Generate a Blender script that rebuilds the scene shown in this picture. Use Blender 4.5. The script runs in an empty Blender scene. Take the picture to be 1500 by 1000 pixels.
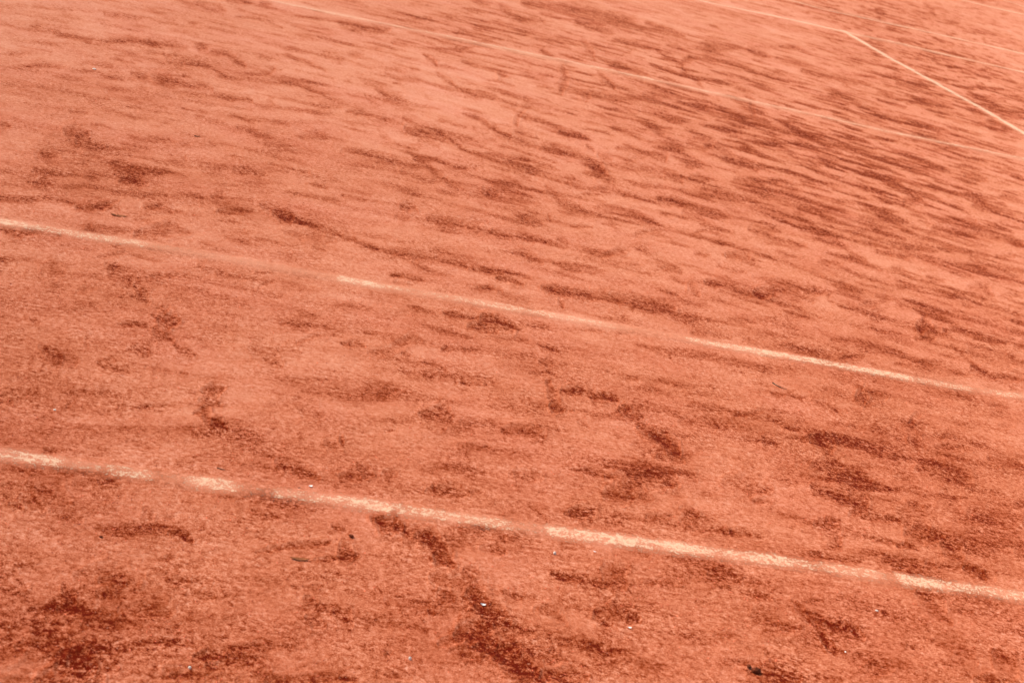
import bpy, math, random
import numpy as np
from mathutils import Matrix, Vector

# ------------------------------------------------------------------ camera, sky, sun, exposure
S = bpy.context.scene
cd = bpy.data.cameras.new('camera'); cam = bpy.data.objects.new('camera', cd); S.collection.objects.link(cam); S.camera = cam
cd.sensor_width = 36.0; cd.lens = 58.453; cd.clip_start = 0.05; cd.clip_end = 3000
RIGHT = Vector((0.95494541, -0.176752, 0.23840722)); UP = Vector((-0.15917294, 0.37297212, 0.9140874)); FWD = Vector((0.25048602, 0.91085154, -0.32803388))
m3 = Matrix((RIGHT, UP, -FWD)).transposed()
CAM = Vector((-5.4739, -2.96518, 1.46345))
cam.matrix_world = Matrix.Translation(CAM) @ m3.to_4x4()
cd.dof.use_dof = True; cd.dof.focus_distance = 4.6; cd.dof.aperture_fstop = 11.0

SUN_EL, SUN_AZ = math.radians(46), math.radians(-58)      # azimuth clockwise from +Y
w = bpy.data.worlds.new('World'); S.world = w; w.use_nodes = True
nt = w.node_tree; bg = nt.nodes['Background']
sky = nt.nodes.new('ShaderNodeTexSky'); sky.sky_type = 'NISHITA'; sky.sun_disc = False
sky.sun_elevation = SUN_EL; sky.sun_rotation = SUN_AZ; sky.dust_density = 3.0; sky.air_density = 1.0
nt.links.new(sky.outputs[0], bg.inputs[0]); bg.inputs[1].default_value = 0.13
sd = bpy.data.lights.new('sun', 'SUN'); sun = bpy.data.objects.new('sun', sd); S.collection.objects.link(sun)
sd.energy = 3.2; sd.angle = math.radians(9); sd.color = (1.0, 0.93, 0.84)
sdir = Vector((math.sin(SUN_AZ) * math.cos(SUN_EL), math.cos(SUN_AZ) * math.cos(SUN_EL), math.sin(SUN_EL)))
sun.rotation_euler = sdir.to_track_quat('Z', 'Y').to_euler()
S.view_settings.view_transform = 'Standard'; S.view_settings.look = 'None'
S.view_settings.exposure = 0.79; S.view_settings.gamma = 1.0; S.view_settings.use_curve_mapping = False

# marks scraped into the clay, and shadow edges painted below line B: (world path, metres to mark widths, strength)
STROKES=[
((-5.034,5.256,-4.978,5.290,-4.921,5.299),(128,-3.49,27.1,-24.1),1.00),
((-4.863,5.359,-4.811,5.387),(147,-6.27,31.1,-27.9),0.70),
((-5.190,4.965,-5.125,5.026,-5.056,4.972),(85,-0.949,17.9,-16.2),0.45),
((-5.253,4.923,-5.200,4.897),(136,0.12,28.4,-25.6),0.30),
((-5.771,4.226,-5.691,4.280),(356,23.3,73,-66.7),0.50),
((-5.578,4.301,-5.503,4.332,-5.426,4.348),(231,8.31,47.6,-44.7),0.60),
((-5.349,4.370,-5.271,4.426),(254,2.9,52.4,-50.3),0.55),
((-5.221,4.513,-5.183,4.518),(249,-0.521,51.5,-49.4),0.55),
((-5.005,4.878,-4.923,4.922,-4.847,4.937,-4.783,4.827),(207,-8.07,43.4,-41.3),0.60),
((-4.642,5.249,-4.560,5.278,-4.468,5.290),(175,-13.1,37,-35.1),0.65),
((-5.837,3.793,-5.809,3.822),(254,20.8,51.2,-49.7),0.75),
((-5.951,3.719,-5.900,3.727),(389,37.7,78.1,-75.4),0.40),
((-4.728,4.753,-4.584,4.819,-4.512,4.761),(265,-19.4,55.3,-55.9),0.40),
((-5.735,3.720,-5.667,3.744,-5.604,3.712),(286,17.6,57.4,-58.1),0.50),
((-5.562,3.761,-5.503,3.832,-5.433,3.918,-5.378,3.919,-5.305,3.946,-5.230,3.938),(183,4.52,36.9,-38),0.70),
((-5.403,3.890,-5.352,3.905),(91,1.93,18.4,-19),0.60),
((-5.188,4.036,-5.145,4.046),(117,-0.807,23.8,-24.8),0.75),
((-5.122,3.997,-5.060,4.002,-5.025,3.905,-4.994,3.840),(118,-2.66,23.9,-25.8),0.75),
((-5.248,3.639,-5.185,3.696,-5.131,3.692,-5.096,3.615,-5.061,3.563),(222,-2.32,44.5,-49.9),0.75),
((-5.321,3.758,-5.297,3.688,-5.292,3.599),(248,2.89,49.9,-54.1),0.45),
((-5.461,3.668,-5.408,3.676),(162,4.82,32.4,-34.4),0.30),
((-5.520,3.491,-5.482,3.506,-5.428,3.496),(291,10.6,57.9,-63.1),0.75),
((-5.902,3.232,-5.858,3.270,-5.802,3.326),(248,23,48.8,-51.9),0.55),
((-5.845,3.051,-5.789,3.130,-5.732,3.212,-5.676,3.221),(279,22.5,54.6,-60.4),0.50),
((-5.519,3.290,-5.475,3.319),(240,9.71,47.3,-53.3),0.50),
((-5.535,3.173,-5.478,3.193),(349,14.9,68.5,-78.8),0.55),
((-5.433,3.318,-5.382,3.306,-5.314,3.298,-5.255,3.334,-5.195,3.337,-5.135,3.340),(147,1.43,29,-33.7),0.80),
((-5.341,3.345,-5.272,3.324),(65.3,0.825,12.9,-14.9),0.70),
((-5.546,3.074,-5.497,3.046,-5.456,3.028),(113,4.8,22.1,-26.1),0.35),
((-5.411,3.154,-5.378,3.129),(152,3.98,29.8,-35.3),0.35),
((-4.992,3.734,-4.937,3.743,-4.898,3.789,-4.868,3.920,-4.906,3.928),(213,-8.62,43,-48.4),0.50),
((-4.923,4.086,-4.833,4.134),(205,-9.08,41.8,-45),0.50),
((-4.796,4.272,-4.762,4.182,-4.722,4.183,-4.641,4.058),(201,-12.7,41.1,-44.9),0.60),
((-4.783,4.426,-4.709,4.388),(326,-19.3,67.2,-70.4),0.50),
((-4.807,3.726,-4.729,3.635,-4.686,3.594,-4.644,3.533),(270,-18.9,54,-64.9),0.55),
((-5.786,2.825,-5.738,2.842,-5.666,2.853,-5.560,2.891),(327,23.9,63,-75.1),0.40),
((-5.668,2.712,-5.635,2.732),(333,22.9,63.6,-78.6),0.45),
((-5.794,2.588,-5.709,2.625),(456,39.4,86.7,-108),0.30),
((-5.520,2.867,-5.493,2.863),(321,14.4,61.9,-76),0.50),
((-5.127,3.266,-5.077,3.219,-5.007,3.257),(167,-3.64,32.8,-40.1),0.50),
((-5.002,3.290,-4.981,3.261),(257,-8.54,50.6,-62.3),0.80),
((-4.918,3.330,-4.902,3.289),(229,-10.3,45.1,-55.8),0.50),
((-5.245,2.940,-5.197,2.945,-5.154,2.945),(412,-1.29,79.7,-101),0.70),
((-5.205,2.871,-5.161,2.879),(499,-2.81,96.2,-125),0.60),
((-5.609,2.612,-5.557,2.622),(192,11.3,36.6,-46.8),0.60),
((-5.441,2.824,-5.416,2.795),(322,10.6,61.8,-77.9),0.50),
((-5.408,2.776,-5.331,2.823,-5.268,2.847),(510,9.38,98.1,-125),0.45),
((-5.306,2.692,-5.271,2.703),(216,2.39,41.2,-54.4),0.35),
((-5.073,2.999,-5.024,2.971,-4.981,2.913),(303,-8.98,58.8,-76.7),0.55),
((-5.045,2.827,-5.005,2.810,-4.967,2.761,-4.935,2.747),(138,-5.03,26.5,-36.1),0.55),
((-4.914,3.039,-4.882,2.998,-4.853,2.987),(265,-13.5,51.5,-67.9),0.70),
((-4.814,2.872,-4.751,2.950,-4.721,2.902),(120,-8.45,23.1,-31.8),0.40),
((-4.745,3.397,-4.690,3.412,-4.625,3.438),(158,-12.1,31.3,-39.4),0.55),
((-4.744,3.291,-4.712,3.246),(113,-8.15,22.3,-28.6),0.25),
((-5.808,2.298,-5.779,2.278),(132,13,24.6,-32.7),0.55),
((-5.776,2.393,-5.753,2.382),(203,18.6,38.1,-49.7),0.30),
((-5.600,2.336,-5.548,2.356),(64,3.85,12,-16.3),0.75),
((-5.572,2.276,-5.497,2.254),(88.9,4.81,16.5,-23.1),0.70),
((-5.540,2.500,-5.478,2.503),(341,16.3,64.3,-85.5),0.65),
((-5.596,2.248,-5.553,2.225),(205,12.6,38,-53.2),0.50),
((-5.663,2.231,-5.645,2.234),(121,9.06,22.4,-30.9),0.35),
((-5.707,2.089,-5.668,2.104),(298,24.7,54.7,-77.7),0.35),
((-5.438,2.334,-5.388,2.342,-5.344,2.324),(347,10.1,64.7,-91.4),0.45),
((-5.348,2.483,-5.303,2.481,-5.266,2.480),(224,3.2,42.2,-58.3),0.45),
((-5.258,2.440,-5.213,2.494),(223,0.612,42,-58.9),0.40),
((-5.148,2.555,-5.133,2.523),(218,-2.8,41.3,-57.9),0.55),
((-5.137,2.543,-5.075,2.564,-4.975,2.563),(371,-9.48,70.2,-99.3),0.35),
((-5.657,2.048,-5.623,2.046),(150,11.2,27.4,-39.7),0.55),
((-5.659,2.034,-5.613,2.041),(59.9,4.46,11,-15.9),0.35),
((-5.560,2.102,-5.506,2.126,-5.464,2.099,-5.408,2.079,-5.367,2.088),(243,10.4,44.5,-65.8),0.60),
((-5.453,2.092,-5.405,2.087),(104,3.86,19,-28.3),0.60),
((-5.409,2.116,-5.312,2.130,-5.221,2.090),(286,4.8,52.6,-79.4),0.40),
((-5.286,2.305,-5.235,2.313,-5.228,2.264),(230,1.2,42.8,-62.4),0.50),
((-4.980,2.421,-4.919,2.419,-4.859,2.399,-4.807,2.385),(523,-28.7,98.2,-148),0.95),
((-5.094,2.424,-5.044,2.444),(294,-7.37,55.3,-80.3),0.45),
((-5.075,2.262,-5.023,2.270,-4.979,2.273),(113,-3.75,21,-31.9),0.50),
((-5.669,1.869,-5.591,1.872),(140,10.6,25.3,-38.5),0.55),
((-5.658,1.737,-5.636,1.774,-5.615,1.753),(144,11.3,25.7,-40.2),0.60),
((-5.521,1.895,-5.487,1.870),(138,7.23,25,-38.7),0.50),
((-5.416,1.915,-5.383,1.948,-5.350,1.946),(114,3.41,20.8,-32.4),0.80),
((-5.547,1.998,-5.528,2.023),(149,8.51,27.2,-40.5),0.35),
((-5.610,1.963,-5.414,2.030),(13.6,0.717,2.47,-3.71),0.22),
((-5.152,1.940,-5.116,1.997),(160,-2.46,29.1,-47),0.50),
((-5.194,1.845,-5.173,1.846),(371,-2.44,66.7,-110),0.50),
((-4.826,2.273,-4.774,2.254),(242,-17.4,44.9,-70.8),0.70),
((-5.631,1.633,-5.581,1.631,-5.525,1.623),(269,18.6,47.4,-77.8),0.45),
((-5.528,1.568,-5.481,1.617,-5.422,1.718),(177,8.79,31.2,-52.1),0.65),
((-5.344,1.721,-5.306,1.744,-5.266,1.702),(154,2.51,27.4,-45.8),0.55),
((-5.133,1.802,-5.078,1.846,-5.030,1.852),(147,-3.76,26.4,-44.5),0.50),
((-4.999,1.939,-4.966,1.913,-4.933,1.864,-4.900,1.839),(131,-6.46,23.6,-40),0.80),
((-4.952,1.876,-4.914,1.852),(72,-3.79,13,-22.2),0.70),
((-4.900,1.839,-4.833,1.811),(180,-11.8,32.4,-56.5),0.60),
((-4.891,2.113,-4.810,2.126,-4.743,2.130),(272,-19.4,50.1,-81.6),0.45),
((-5.135,1.703,-5.069,1.709),(503,-11.2,89.4,-155),0.45),
((-5.732,1.539,-5.662,1.561),(237,22.1,41.5,-68.2),0.30),
((-4.468,5.290,-4.400,5.275,-4.317,5.287,-4.207,5.388),(78.2,-7.67,16.6,-16.1),0.75),
((-4.189,5.713,-4.091,5.755),(203,-23.6,43.5,-41.1),0.60),
((-4.004,5.910,-3.911,5.982),(143,-19,30.8,-29.1),0.65),
((-4.345,6.003,-4.285,5.972),(160,-15.2,34.5,-30.8),0.30),
((-4.287,5.894,-4.266,5.917),(201,-20,43.3,-39.3),0.50),
((-3.520,6.934,-3.422,6.919),(100,-16.7,22,-19.7),0.65),
((-3.338,6.991,-3.323,6.757,-3.276,6.635,-3.114,6.737),(70.3,-13.3,15.4,-14.4),0.65),
((-3.298,6.626,-3.253,6.645),(71.2,-13.6,15.6,-14.7),0.70),
((-3.136,7.290,-2.991,7.414,-2.857,7.471,-2.693,7.512,-2.502,7.528,-2.312,7.654),(49.8,-11.1,11,-10.1),0.65),
((-3.068,7.032,-2.956,7.009),(97.1,-20.3,21.4,-20),0.60),
((-2.841,7.059,-2.749,6.944,-2.658,6.830),(67.6,-15.9,14.8,-14.4),0.60),
((-2.843,6.986,-2.534,7.272,-2.324,7.308),(82.1,-20.2,18.1,-17.5),0.50),
((-2.220,7.636,-2.036,7.383),(62.7,-17.5,13.9,-13.6),0.70),
((-2.682,6.673,-2.564,6.626,-2.425,6.598),(114,-29.9,25,-25.8),0.75),
((-2.295,6.853,-2.189,6.856),(111,-31.6,24.3,-25.3),0.60),
((-2.437,6.555,-2.364,6.254),(139,-39.3,30.2,-32.6),0.70),
((-2.370,8.273,-2.156,8.386),(148,-36.8,33.3,-29.6),0.40),
((-1.862,8.585,-1.713,8.492),(143,-40.6,32.2,-29.5),0.40),
((-3.603,6.257,-3.455,6.334),(186,-31.9,40.4,-38.6),0.35),
((-3.401,6.115,-3.321,6.115),(188,-36,40.5,-40.4),0.40),
((-3.290,6.072,-3.154,6.145,-3.119,5.968),(83,-17.5,17.9,-18.4),0.55),
((-2.953,6.374,-2.981,6.099,-3.014,5.805),(92.1,-21.3,19.9,-20.9),0.55),
((-3.334,5.722,-3.301,5.623),(97.5,-20.1,20.9,-22.2),0.70),
((-2.900,6.299,-2.839,6.266),(72,-17.2,15.6,-16.2),0.35),
((-2.753,6.165,-2.608,6.456),(119,-30.5,25.7,-27.2),0.45),
((-2.960,5.658,-2.850,5.729,-2.798,5.677,-2.739,5.674),(69,-17.8,14.8,-16.6),0.75),
((-3.722,5.531,-3.645,5.692,-3.581,5.773),(227,-38.7,48.6,-49.5),0.50),
((-3.849,5.271,-3.771,5.383),(166,-26.3,35.2,-36.8),0.60),
((-3.936,5.405,-3.856,5.456,-3.757,5.469),(235,-35.7,50,-51.1),0.55),
((-4.240,5.042,-4.219,5.047),(220,-25.2,46.2,-47.4),0.60),
((-4.367,4.801,-4.304,4.820),(165,-17.4,34.5,-36.1),0.50),
((-4.047,5.118,-3.941,5.166),(245,-34.4,51.6,-54),0.60),
((-4.487,4.564,-4.419,4.603),(134,-12.6,27.8,-29.6),0.40),
((-4.092,4.909,-4.067,4.808,-4.067,4.686),(128,-17.5,26.7,-29),0.80),
((-4.067,4.686,-3.966,4.728),(112,-16.3,23.4,-26),0.45),
((-4.216,4.504,-4.174,4.495),(233,-29.6,48.2,-53.9),0.70),
((-4.503,4.158,-4.472,4.164),(247,-23.4,50.6,-57.3),0.40),
((-4.083,4.529,-4.057,4.416,-4.035,4.345),(133,-19.3,27.5,-31.7),0.60),
((-4.349,4.273,-4.302,4.225,-4.192,4.276),(107,-12.8,22,-25.3),0.55),
((-4.342,4.105,-4.302,4.126),(246,-28.7,50.2,-58.7),0.60),
((-3.901,4.935,-3.825,4.904),(87,-13.9,18.2,-20.1),0.40),
((-3.731,4.786,-3.719,4.790),(51.5,-9.21,10.8,-12.3),0.80),
((-3.820,4.597,-3.764,4.599,-3.693,4.590),(299,-53.4,62,-72.5),0.70),
((-3.486,5.032,-3.418,5.018),(120,-24.7,25.2,-28.8),0.50),
((-3.565,4.699,-3.477,4.736),(174,-35.7,36.3,-43),0.55),
((-3.283,5.394,-3.337,5.088,-3.454,4.653),(83.4,-18,17.5,-20.2),0.55),
((-3.075,5.447,-3.075,5.239,-3.083,5.058),(115,-27.9,24.3,-28.1),0.60),
((-3.056,5.090,-2.992,5.124),(203,-51.3,42.7,-50.8),0.60),
((-3.318,4.701,-3.303,4.705),(45.3,-10.5,9.43,-11.5),0.60),
((-3.263,4.859,-3.146,4.899),(280,-66.8,58.6,-70.5),0.60),
((-2.919,5.073,-2.850,5.009),(81,-22,17,-20.8),0.70),
((-2.873,5.440,-2.765,5.225,-2.688,5.140),(262,-72.6,55.5,-66.5),0.50),
((-2.585,5.967,-2.489,5.967),(145,-40.9,31.3,-35.1),0.60),
((-2.667,5.672,-2.572,5.700),(187,-52.7,40.1,-46.2),0.50),
((-4.437,3.919,-4.389,3.818,-4.313,3.801),(128,-14.5,25.8,-31.3),0.70),
((-4.500,3.727,-4.477,3.631,-4.440,3.622),(234,-24.2,46.9,-58.1),0.60),
((-4.369,3.916,-4.293,3.966),(335,-39.7,68,-81.8),0.40),
((-4.216,3.940,-4.189,3.922),(166,-22.6,33.7,-41.4),0.35),
((-4.601,3.403,-4.535,3.418,-4.474,3.394,-4.384,3.374),(146,-15.1,28.9,-37.4),0.80),
((-4.381,3.324,-4.338,3.304,-4.274,3.299,-4.209,3.306),(90.8,-12.1,17.9,-24.3),0.80),
((-4.367,3.476,-4.341,3.460),(178,-22,35.5,-46.3),0.60),
((-4.209,3.306,-4.177,3.152,-4.106,3.089,-4.011,3.011,-3.918,2.981,-3.825,2.950,-3.742,2.952),(200,-36.9,39,-57.9),0.75),
((-4.047,4.335,-3.940,4.208,-3.834,4.210,-3.756,4.168,-3.657,4.184),(209,-36.8,42.8,-52.6),0.75),
((-4.004,4.134,-3.928,4.155),(137,-22.2,27.9,-34.2),0.60),
((-3.919,4.333,-3.841,4.289),(155,-26.4,32,-38.5),0.50),
((-4.070,3.781,-4.008,3.733,-3.985,3.639,-3.935,3.530,-3.873,3.452,-3.802,3.416),(146,-26,29.2,-39.5),0.75),
((-3.965,3.525,-3.913,3.494),(73.7,-13.3,14.7,-20.2),0.50),
((-3.723,4.343,-3.630,4.376),(153,-29.7,31.4,-38.6),0.45),
((-3.727,4.129,-3.788,4.000,-3.832,3.848,-3.845,3.725),(162,-30.7,32.8,-42.6),0.55),
((-3.872,3.610,-3.810,3.625),(50.6,-9.71,10.1,-13.8),0.45),
((-3.797,3.953,-3.730,3.927,-3.655,3.886,-3.603,3.792,-3.513,3.783),(149,-31.3,30.1,-40.2),0.70),
((-3.638,3.790,-3.529,3.784),(64.8,-14.4,13.1,-17.9),0.60),
((-3.555,3.643,-3.544,3.562),(165,-38.5,33.1,-47),0.70),
((-3.791,3.423,-3.720,3.439,-3.634,3.430,-3.608,3.330,-3.574,3.190),(79.3,-17.8,15.7,-23),0.80),
((-3.620,3.252,-3.582,3.221),(52.1,-12.4,10.3,-15.5),0.70),
((-3.535,3.516,-3.495,3.474),(100,-24.2,20,-29),0.60),
((-4.066,3.560,-4.060,3.510),(260,-42.3,51.8,-69.6),0.50),
((-4.116,3.398,-4.096,3.343),(237,-38,46.8,-64.5),0.50),
((-4.347,3.162,-4.275,3.099),(140,-18.9,27.3,-38.3),0.60),
((-4.445,3.011,-4.375,3.013),(164,-20.1,31.8,-45),0.40),
((-4.504,3.115,-4.467,3.093),(162,-17.9,31.7,-43.6),0.50),
((-4.560,2.877,-4.549,2.879),(197,-20.3,38,-54.2),0.50),
((-4.680,2.783,-4.621,2.794,-4.538,2.792,-4.473,2.777),(171,-17.3,32.9,-47.7),0.55),
((-4.402,2.870,-4.359,2.809,-4.335,2.679,-4.305,2.600,-4.250,2.524),(170,-24.2,32.5,-49.8),0.65),
((-4.305,2.891,-4.231,2.865,-4.158,2.883),(192,-29.4,37,-55.2),0.60),
((-4.073,3.176,-3.981,3.174,-3.867,3.187),(154,-28.5,30.3,-44.1),0.55),
((-3.406,3.713,-3.303,3.748,-3.236,3.686,-3.184,3.687),(120,-32,24.1,-34.8),0.70),
((-3.386,3.549,-3.306,3.621),(163,-42.8,32.6,-47.7),0.50),
((-3.325,4.236,-3.276,4.231),(151,-37.1,30.9,-40.7),0.60),
((-3.341,4.102,-3.230,3.988),(154,-39.2,31.4,-42.6),0.60),
((-3.155,4.625,-3.110,4.528,-3.124,4.389),(193,-49.9,39.9,-51.3),0.45),
((-3.415,4.249,-3.368,4.265),(227,-53.1,46.6,-60.3),0.40),
((-3.124,4.347,-3.066,4.146,-3.011,4.029),(180,-50,36.7,-50.2),0.60),
((-3.212,3.776,-3.172,3.767,-3.197,3.643),(106,-29.4,21.3,-30.9),0.50),
((-3.527,3.385,-3.447,3.388,-3.281,3.448,-3.192,3.406),(100,-26.7,19.9,-30),0.50),
((-3.267,3.391,-3.216,3.326),(99.9,-28.6,19.8,-30.6),0.60),
((-4.174,2.589,-4.148,2.581),(66.3,-11.4,12.6,-20.2),0.60),
((-4.612,2.512,-4.600,2.515),(418,-42.2,79,-121),0.60),
((-4.476,2.661,-4.464,2.663),(151,-18.2,28.9,-43.6),0.40),
((-4.730,2.201,-4.684,2.203,-4.647,2.201),(166,-15.3,30.7,-50),0.45),
((-4.523,2.220,-4.477,2.221),(86.7,-10.8,16.1,-26.8),0.80),
((-4.483,2.419,-4.449,2.374),(140,-17.7,26.3,-42.2),0.35),
((-4.448,2.323,-4.415,2.279),(213,-28.6,39.6,-65.5),0.35),
((-4.554,2.086,-4.517,2.084),(121,-14.7,22.3,-38.2),0.50),
((-4.448,2.148,-4.381,2.139,-4.311,2.143,-4.238,2.209),(99.6,-15.2,18.4,-31.8),0.55),
((-4.125,2.350,-4.065,2.321,-4.012,2.301),(274,-53.5,51.1,-88.3),0.65),
((-3.973,2.452,-3.982,2.369),(301,-62.6,56.6,-97),0.60),
((-3.905,2.825,-3.895,2.745,-3.885,2.666,-3.806,2.631),(143,-30.6,27.3,-44.4),0.55),
((-3.678,2.954,-3.595,2.991,-3.571,2.902),(136,-33.4,26.3,-42),0.55),
((-3.762,2.828,-3.708,2.826),(223,-51.7,42.8,-69.2),0.50),
((-3.731,2.690,-3.650,2.697,-3.570,2.661,-3.527,2.592),(103,-26.4,19.6,-33.2),0.60),
((-3.414,2.969,-3.350,2.963,-3.326,2.948),(88.4,-25.2,17.2,-28.2),0.65),
((-3.465,2.751,-3.376,2.775),(122,-34.6,23.3,-39.8),0.60),
((-3.910,2.360,-3.827,2.394),(200,-45.5,37.5,-65.7),0.65),
((-2.329,6.377,-2.170,6.615),(76,-22.4,16.6,-18),0.75),
((-2.399,6.134,-2.428,5.964),(79.7,-23.3,17.2,-19.4),0.80),
((-2.407,6.011,-2.400,5.848,-2.431,5.632),(105,-31.2,22.4,-26),0.60),
((-2.219,6.602,-2.024,6.656,-1.869,6.672,-1.800,6.517,-1.582,6.496),(133,-43.6,29.1,-32.5),0.70),
((-1.946,7.260,-1.811,7.286,-1.659,7.362),(52.3,-16.4,11.6,-12),0.60),
((-2.048,7.024,-1.917,6.948),(92.7,-28.4,20.4,-21.5),0.50),
((-1.557,7.424,-1.490,7.383,-1.446,7.321),(61.5,-20.9,13.6,-14.5),0.70),
((-1.153,7.919,-0.989,8.040,-0.954,7.851),(96.3,-35.1,21.5,-22.6),0.70),
((-1.392,7.337,-1.276,7.342,-1.129,7.340),(76.3,-27.7,16.9,-18.4),0.60),
((-1.324,7.033,-1.223,6.961,-1.017,7.076,-0.848,7.012),(82.7,-32.2,18.2,-20.9),0.70),
((-1.112,6.838,-1.083,6.769),(126,-50.1,27.7,-32.6),0.60),
((-1.632,6.696,-1.553,6.704),(130,-46,28.5,-32.4),0.65),
((-1.776,6.478,-1.610,6.460),(191,-67,41.5,-47.9),0.60),
((-1.588,6.356,-1.540,6.384),(191,-70.2,41.5,-49.1),0.70),
((-2.271,5.932,-2.197,5.968),(179,-56.2,38.6,-44.9),0.50),
((-2.143,5.875,-2.071,5.800),(120,-39.7,25.7,-30.8),0.60),
((-2.164,5.643,-2.135,5.589),(105,-35.1,22.4,-27.5),0.70),
((-2.210,5.427,-2.292,5.142),(76.2,-25.6,16.2,-20.5),0.60),
((-2.391,5.483,-2.300,5.496),(215,-68.2,45.7,-55.8),0.60),
((-2.607,5.157,-2.579,5.083,-2.616,4.983,-2.760,4.893),(200,-60,42,-52.9),0.40),
((-2.566,4.883,-2.393,4.993),(99.8,-32.2,20.9,-27.2),0.50),
((-2.433,4.871,-2.262,4.932,-2.178,4.882,-2.078,4.844,-1.913,4.809,-1.741,4.821),(143,-53,29.9,-41),0.70),
((-1.807,7.611,-1.612,7.657),(122,-38.2,27.1,-27.4),0.40),
((-0.507,7.587,-0.308,7.727),(88.3,-37.8,19.6,-22.5),0.65),
((-0.480,7.409,-0.188,7.525),(77.3,-34.2,17.1,-20.2),0.70),
((-0.805,7.360,-0.611,7.463),(118,-48.6,26.2,-30),0.50),
((-0.856,6.837,-0.748,6.715),(77.9,-33.3,17.1,-20.8),0.70),
((-0.555,6.933,-0.460,6.888,-0.336,6.837),(60.8,-27.7,13.3,-16.6),0.75),
((-1.405,6.323,-1.288,6.391,-1.227,6.242),(82.8,-32.8,18,-22),0.75),
((-1.582,6.094,-1.463,6.134),(105,-40,22.6,-27.8),0.60),
((-0.990,6.519,-0.817,6.484),(98.4,-42.2,21.4,-26.7),0.55),
((-1.299,5.886,-1.163,5.965,-1.082,5.948),(97,-41.3,20.9,-27.1),0.70),
((-1.325,5.788,-1.262,5.734),(116,-48.6,24.8,-32.6),0.40),
((-1.050,5.920,-0.918,5.915),(56.1,-25.1,12.1,-16),0.70),
((-1.173,5.574,-1.047,5.568,-0.942,5.546),(92.8,-42.4,19.8,-27.4),0.75),
((-1.340,5.550,-1.231,5.606),(141,-60.6,30,-40.5),0.50),
((-0.164,6.649,-0.074,6.631),(60.9,-30.5,13.3,-17.5),0.75),
((-0.315,6.312,-0.130,6.394),(83.5,-42.1,18.1,-24.5),0.60),
((-0.172,6.936,-0.125,6.795),(80,-38.9,17.6,-22.5),0.60),
((0.094,6.964,0.326,7.083),(64.9,-33.3,14.3,-18.5),0.70),
((0.138,7.120,0.461,7.341),(95.5,-48.8,21.1,-26.9),0.60),
((0.207,7.688,0.470,7.638),(111,-55,24.7,-30.2),0.60),
((0.590,8.892,0.693,8.922),(169,-79.2,38.2,-42.4),0.60),
((0.234,8.884,0.342,8.864),(171,-75.9,38.8,-41.9),0.50),
((-0.591,7.933,-0.498,7.946),(189,-76.7,42.2,-46.3),0.40),
((2.524,13.620,2.456,13.292,2.205,12.657),(58.4,-26.5,13.8,-12.6),0.60),
((2.211,13.396,2.195,13.005),(109,-48.2,25.7,-23.1),0.50),
((3.362,14.288,3.599,14.482),(116,-56.4,27.6,-25.2),0.60),
((3.912,14.530,4.106,14.738),(85.1,-43.1,20.3,-18.8),0.60),
((-1.023,8.972,-0.959,8.996),(134,-45.2,30.4,-29),0.50),
((-1.588,8.216,-1.541,8.145),(145,-45.2,32.6,-31.7),0.50),
((3.928,15.404,4.594,16.068),(80.9,-39.7,19.4,-17.2),0.70),
((4.530,15.878,4.776,15.685),(107,-54.4,25.5,-23.1),0.45),
((0.472,10.848,0.678,10.813,0.885,10.777),(129,-53,29.9,-28.3),0.40),
((0.101,10.448,0.267,10.330),(157,-60.8,36.2,-34),0.35),
((0.420,10.393,0.977,10.479),(154,-65,35.4,-34.6),0.35),
((0.829,10.143,1.266,10.156),(154,-70.5,35.5,-36.5),0.35),
((2.393,12.117,2.672,12.072),(159,-78.8,37.2,-37),0.35),
((2.233,12.746,2.678,12.866),(154,-72.3,36.3,-34.1),0.30),
((-2.889,4.255,-2.795,4.262,-2.885,4.079),(88.3,-26.9,18.1,-25.2),0.60),
((-2.633,4.483,-2.588,4.473),(141,-45.6,29.1,-39.9),0.60),
((-2.455,4.444,-2.341,4.464),(83.4,-29.4,17.2,-24.3),0.60),
((-2.307,4.592,-2.166,4.608),(163,-59.5,33.8,-47.5),0.50),
((-1.778,5.085,-1.753,5.048),(101,-40.4,21.2,-29.3),0.70),
((-2.195,4.402,-2.095,4.410),(68.8,-26.5,14.2,-20.7),0.65),
((-1.731,4.721,-1.423,4.804),(128,-56.1,26.8,-39.3),0.60),
((-1.660,4.562,-1.559,4.587),(112,-49.8,23.3,-35.1),0.70),
((-1.056,5.185,-0.901,5.246),(143,-69,30.2,-44.1),0.60),
((-2.870,4.129,-2.794,4.086,-2.808,3.870,-2.713,3.824),(75.1,-24.1,15.3,-22.2),0.55),
((-2.896,3.564,-2.803,3.590,-2.781,3.470),(79.1,-26.6,15.8,-24.8),0.70),
((-2.706,3.687,-2.595,3.723),(92,-32.5,18.5,-28.7),0.65),
((-2.515,3.792,-2.433,3.774),(129,-48.1,25.9,-40.6),0.70),
((-1.892,4.487,-1.783,4.479),(115,-48.2,23.7,-35.4),0.60),
((-1.977,4.196,-1.883,4.218,-1.867,4.115),(119,-50.9,24.3,-37.9),0.60),
((-3.142,3.439,-3.066,3.455),(75.3,-22.7,15,-23.1),0.65),
((-3.128,3.285,-3.016,3.291),(90.5,-28.4,17.8,-28.5),0.60),
((-3.250,3.208,-3.053,3.205,-2.798,3.362),(83.1,-26.6,16.4,-26.4),0.45),
((-2.714,3.512,-2.614,3.410),(94.7,-34.5,18.8,-30.6),0.70),
((-2.430,3.554,-2.356,3.549),(131,-52.2,26.2,-43.2),0.65),
((-2.114,3.923,-2.045,3.895),(144,-60.6,29.2,-46.7),0.50),
((-1.981,3.828,-1.848,3.945),(78,-34.6,15.8,-25.8),0.75),
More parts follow.
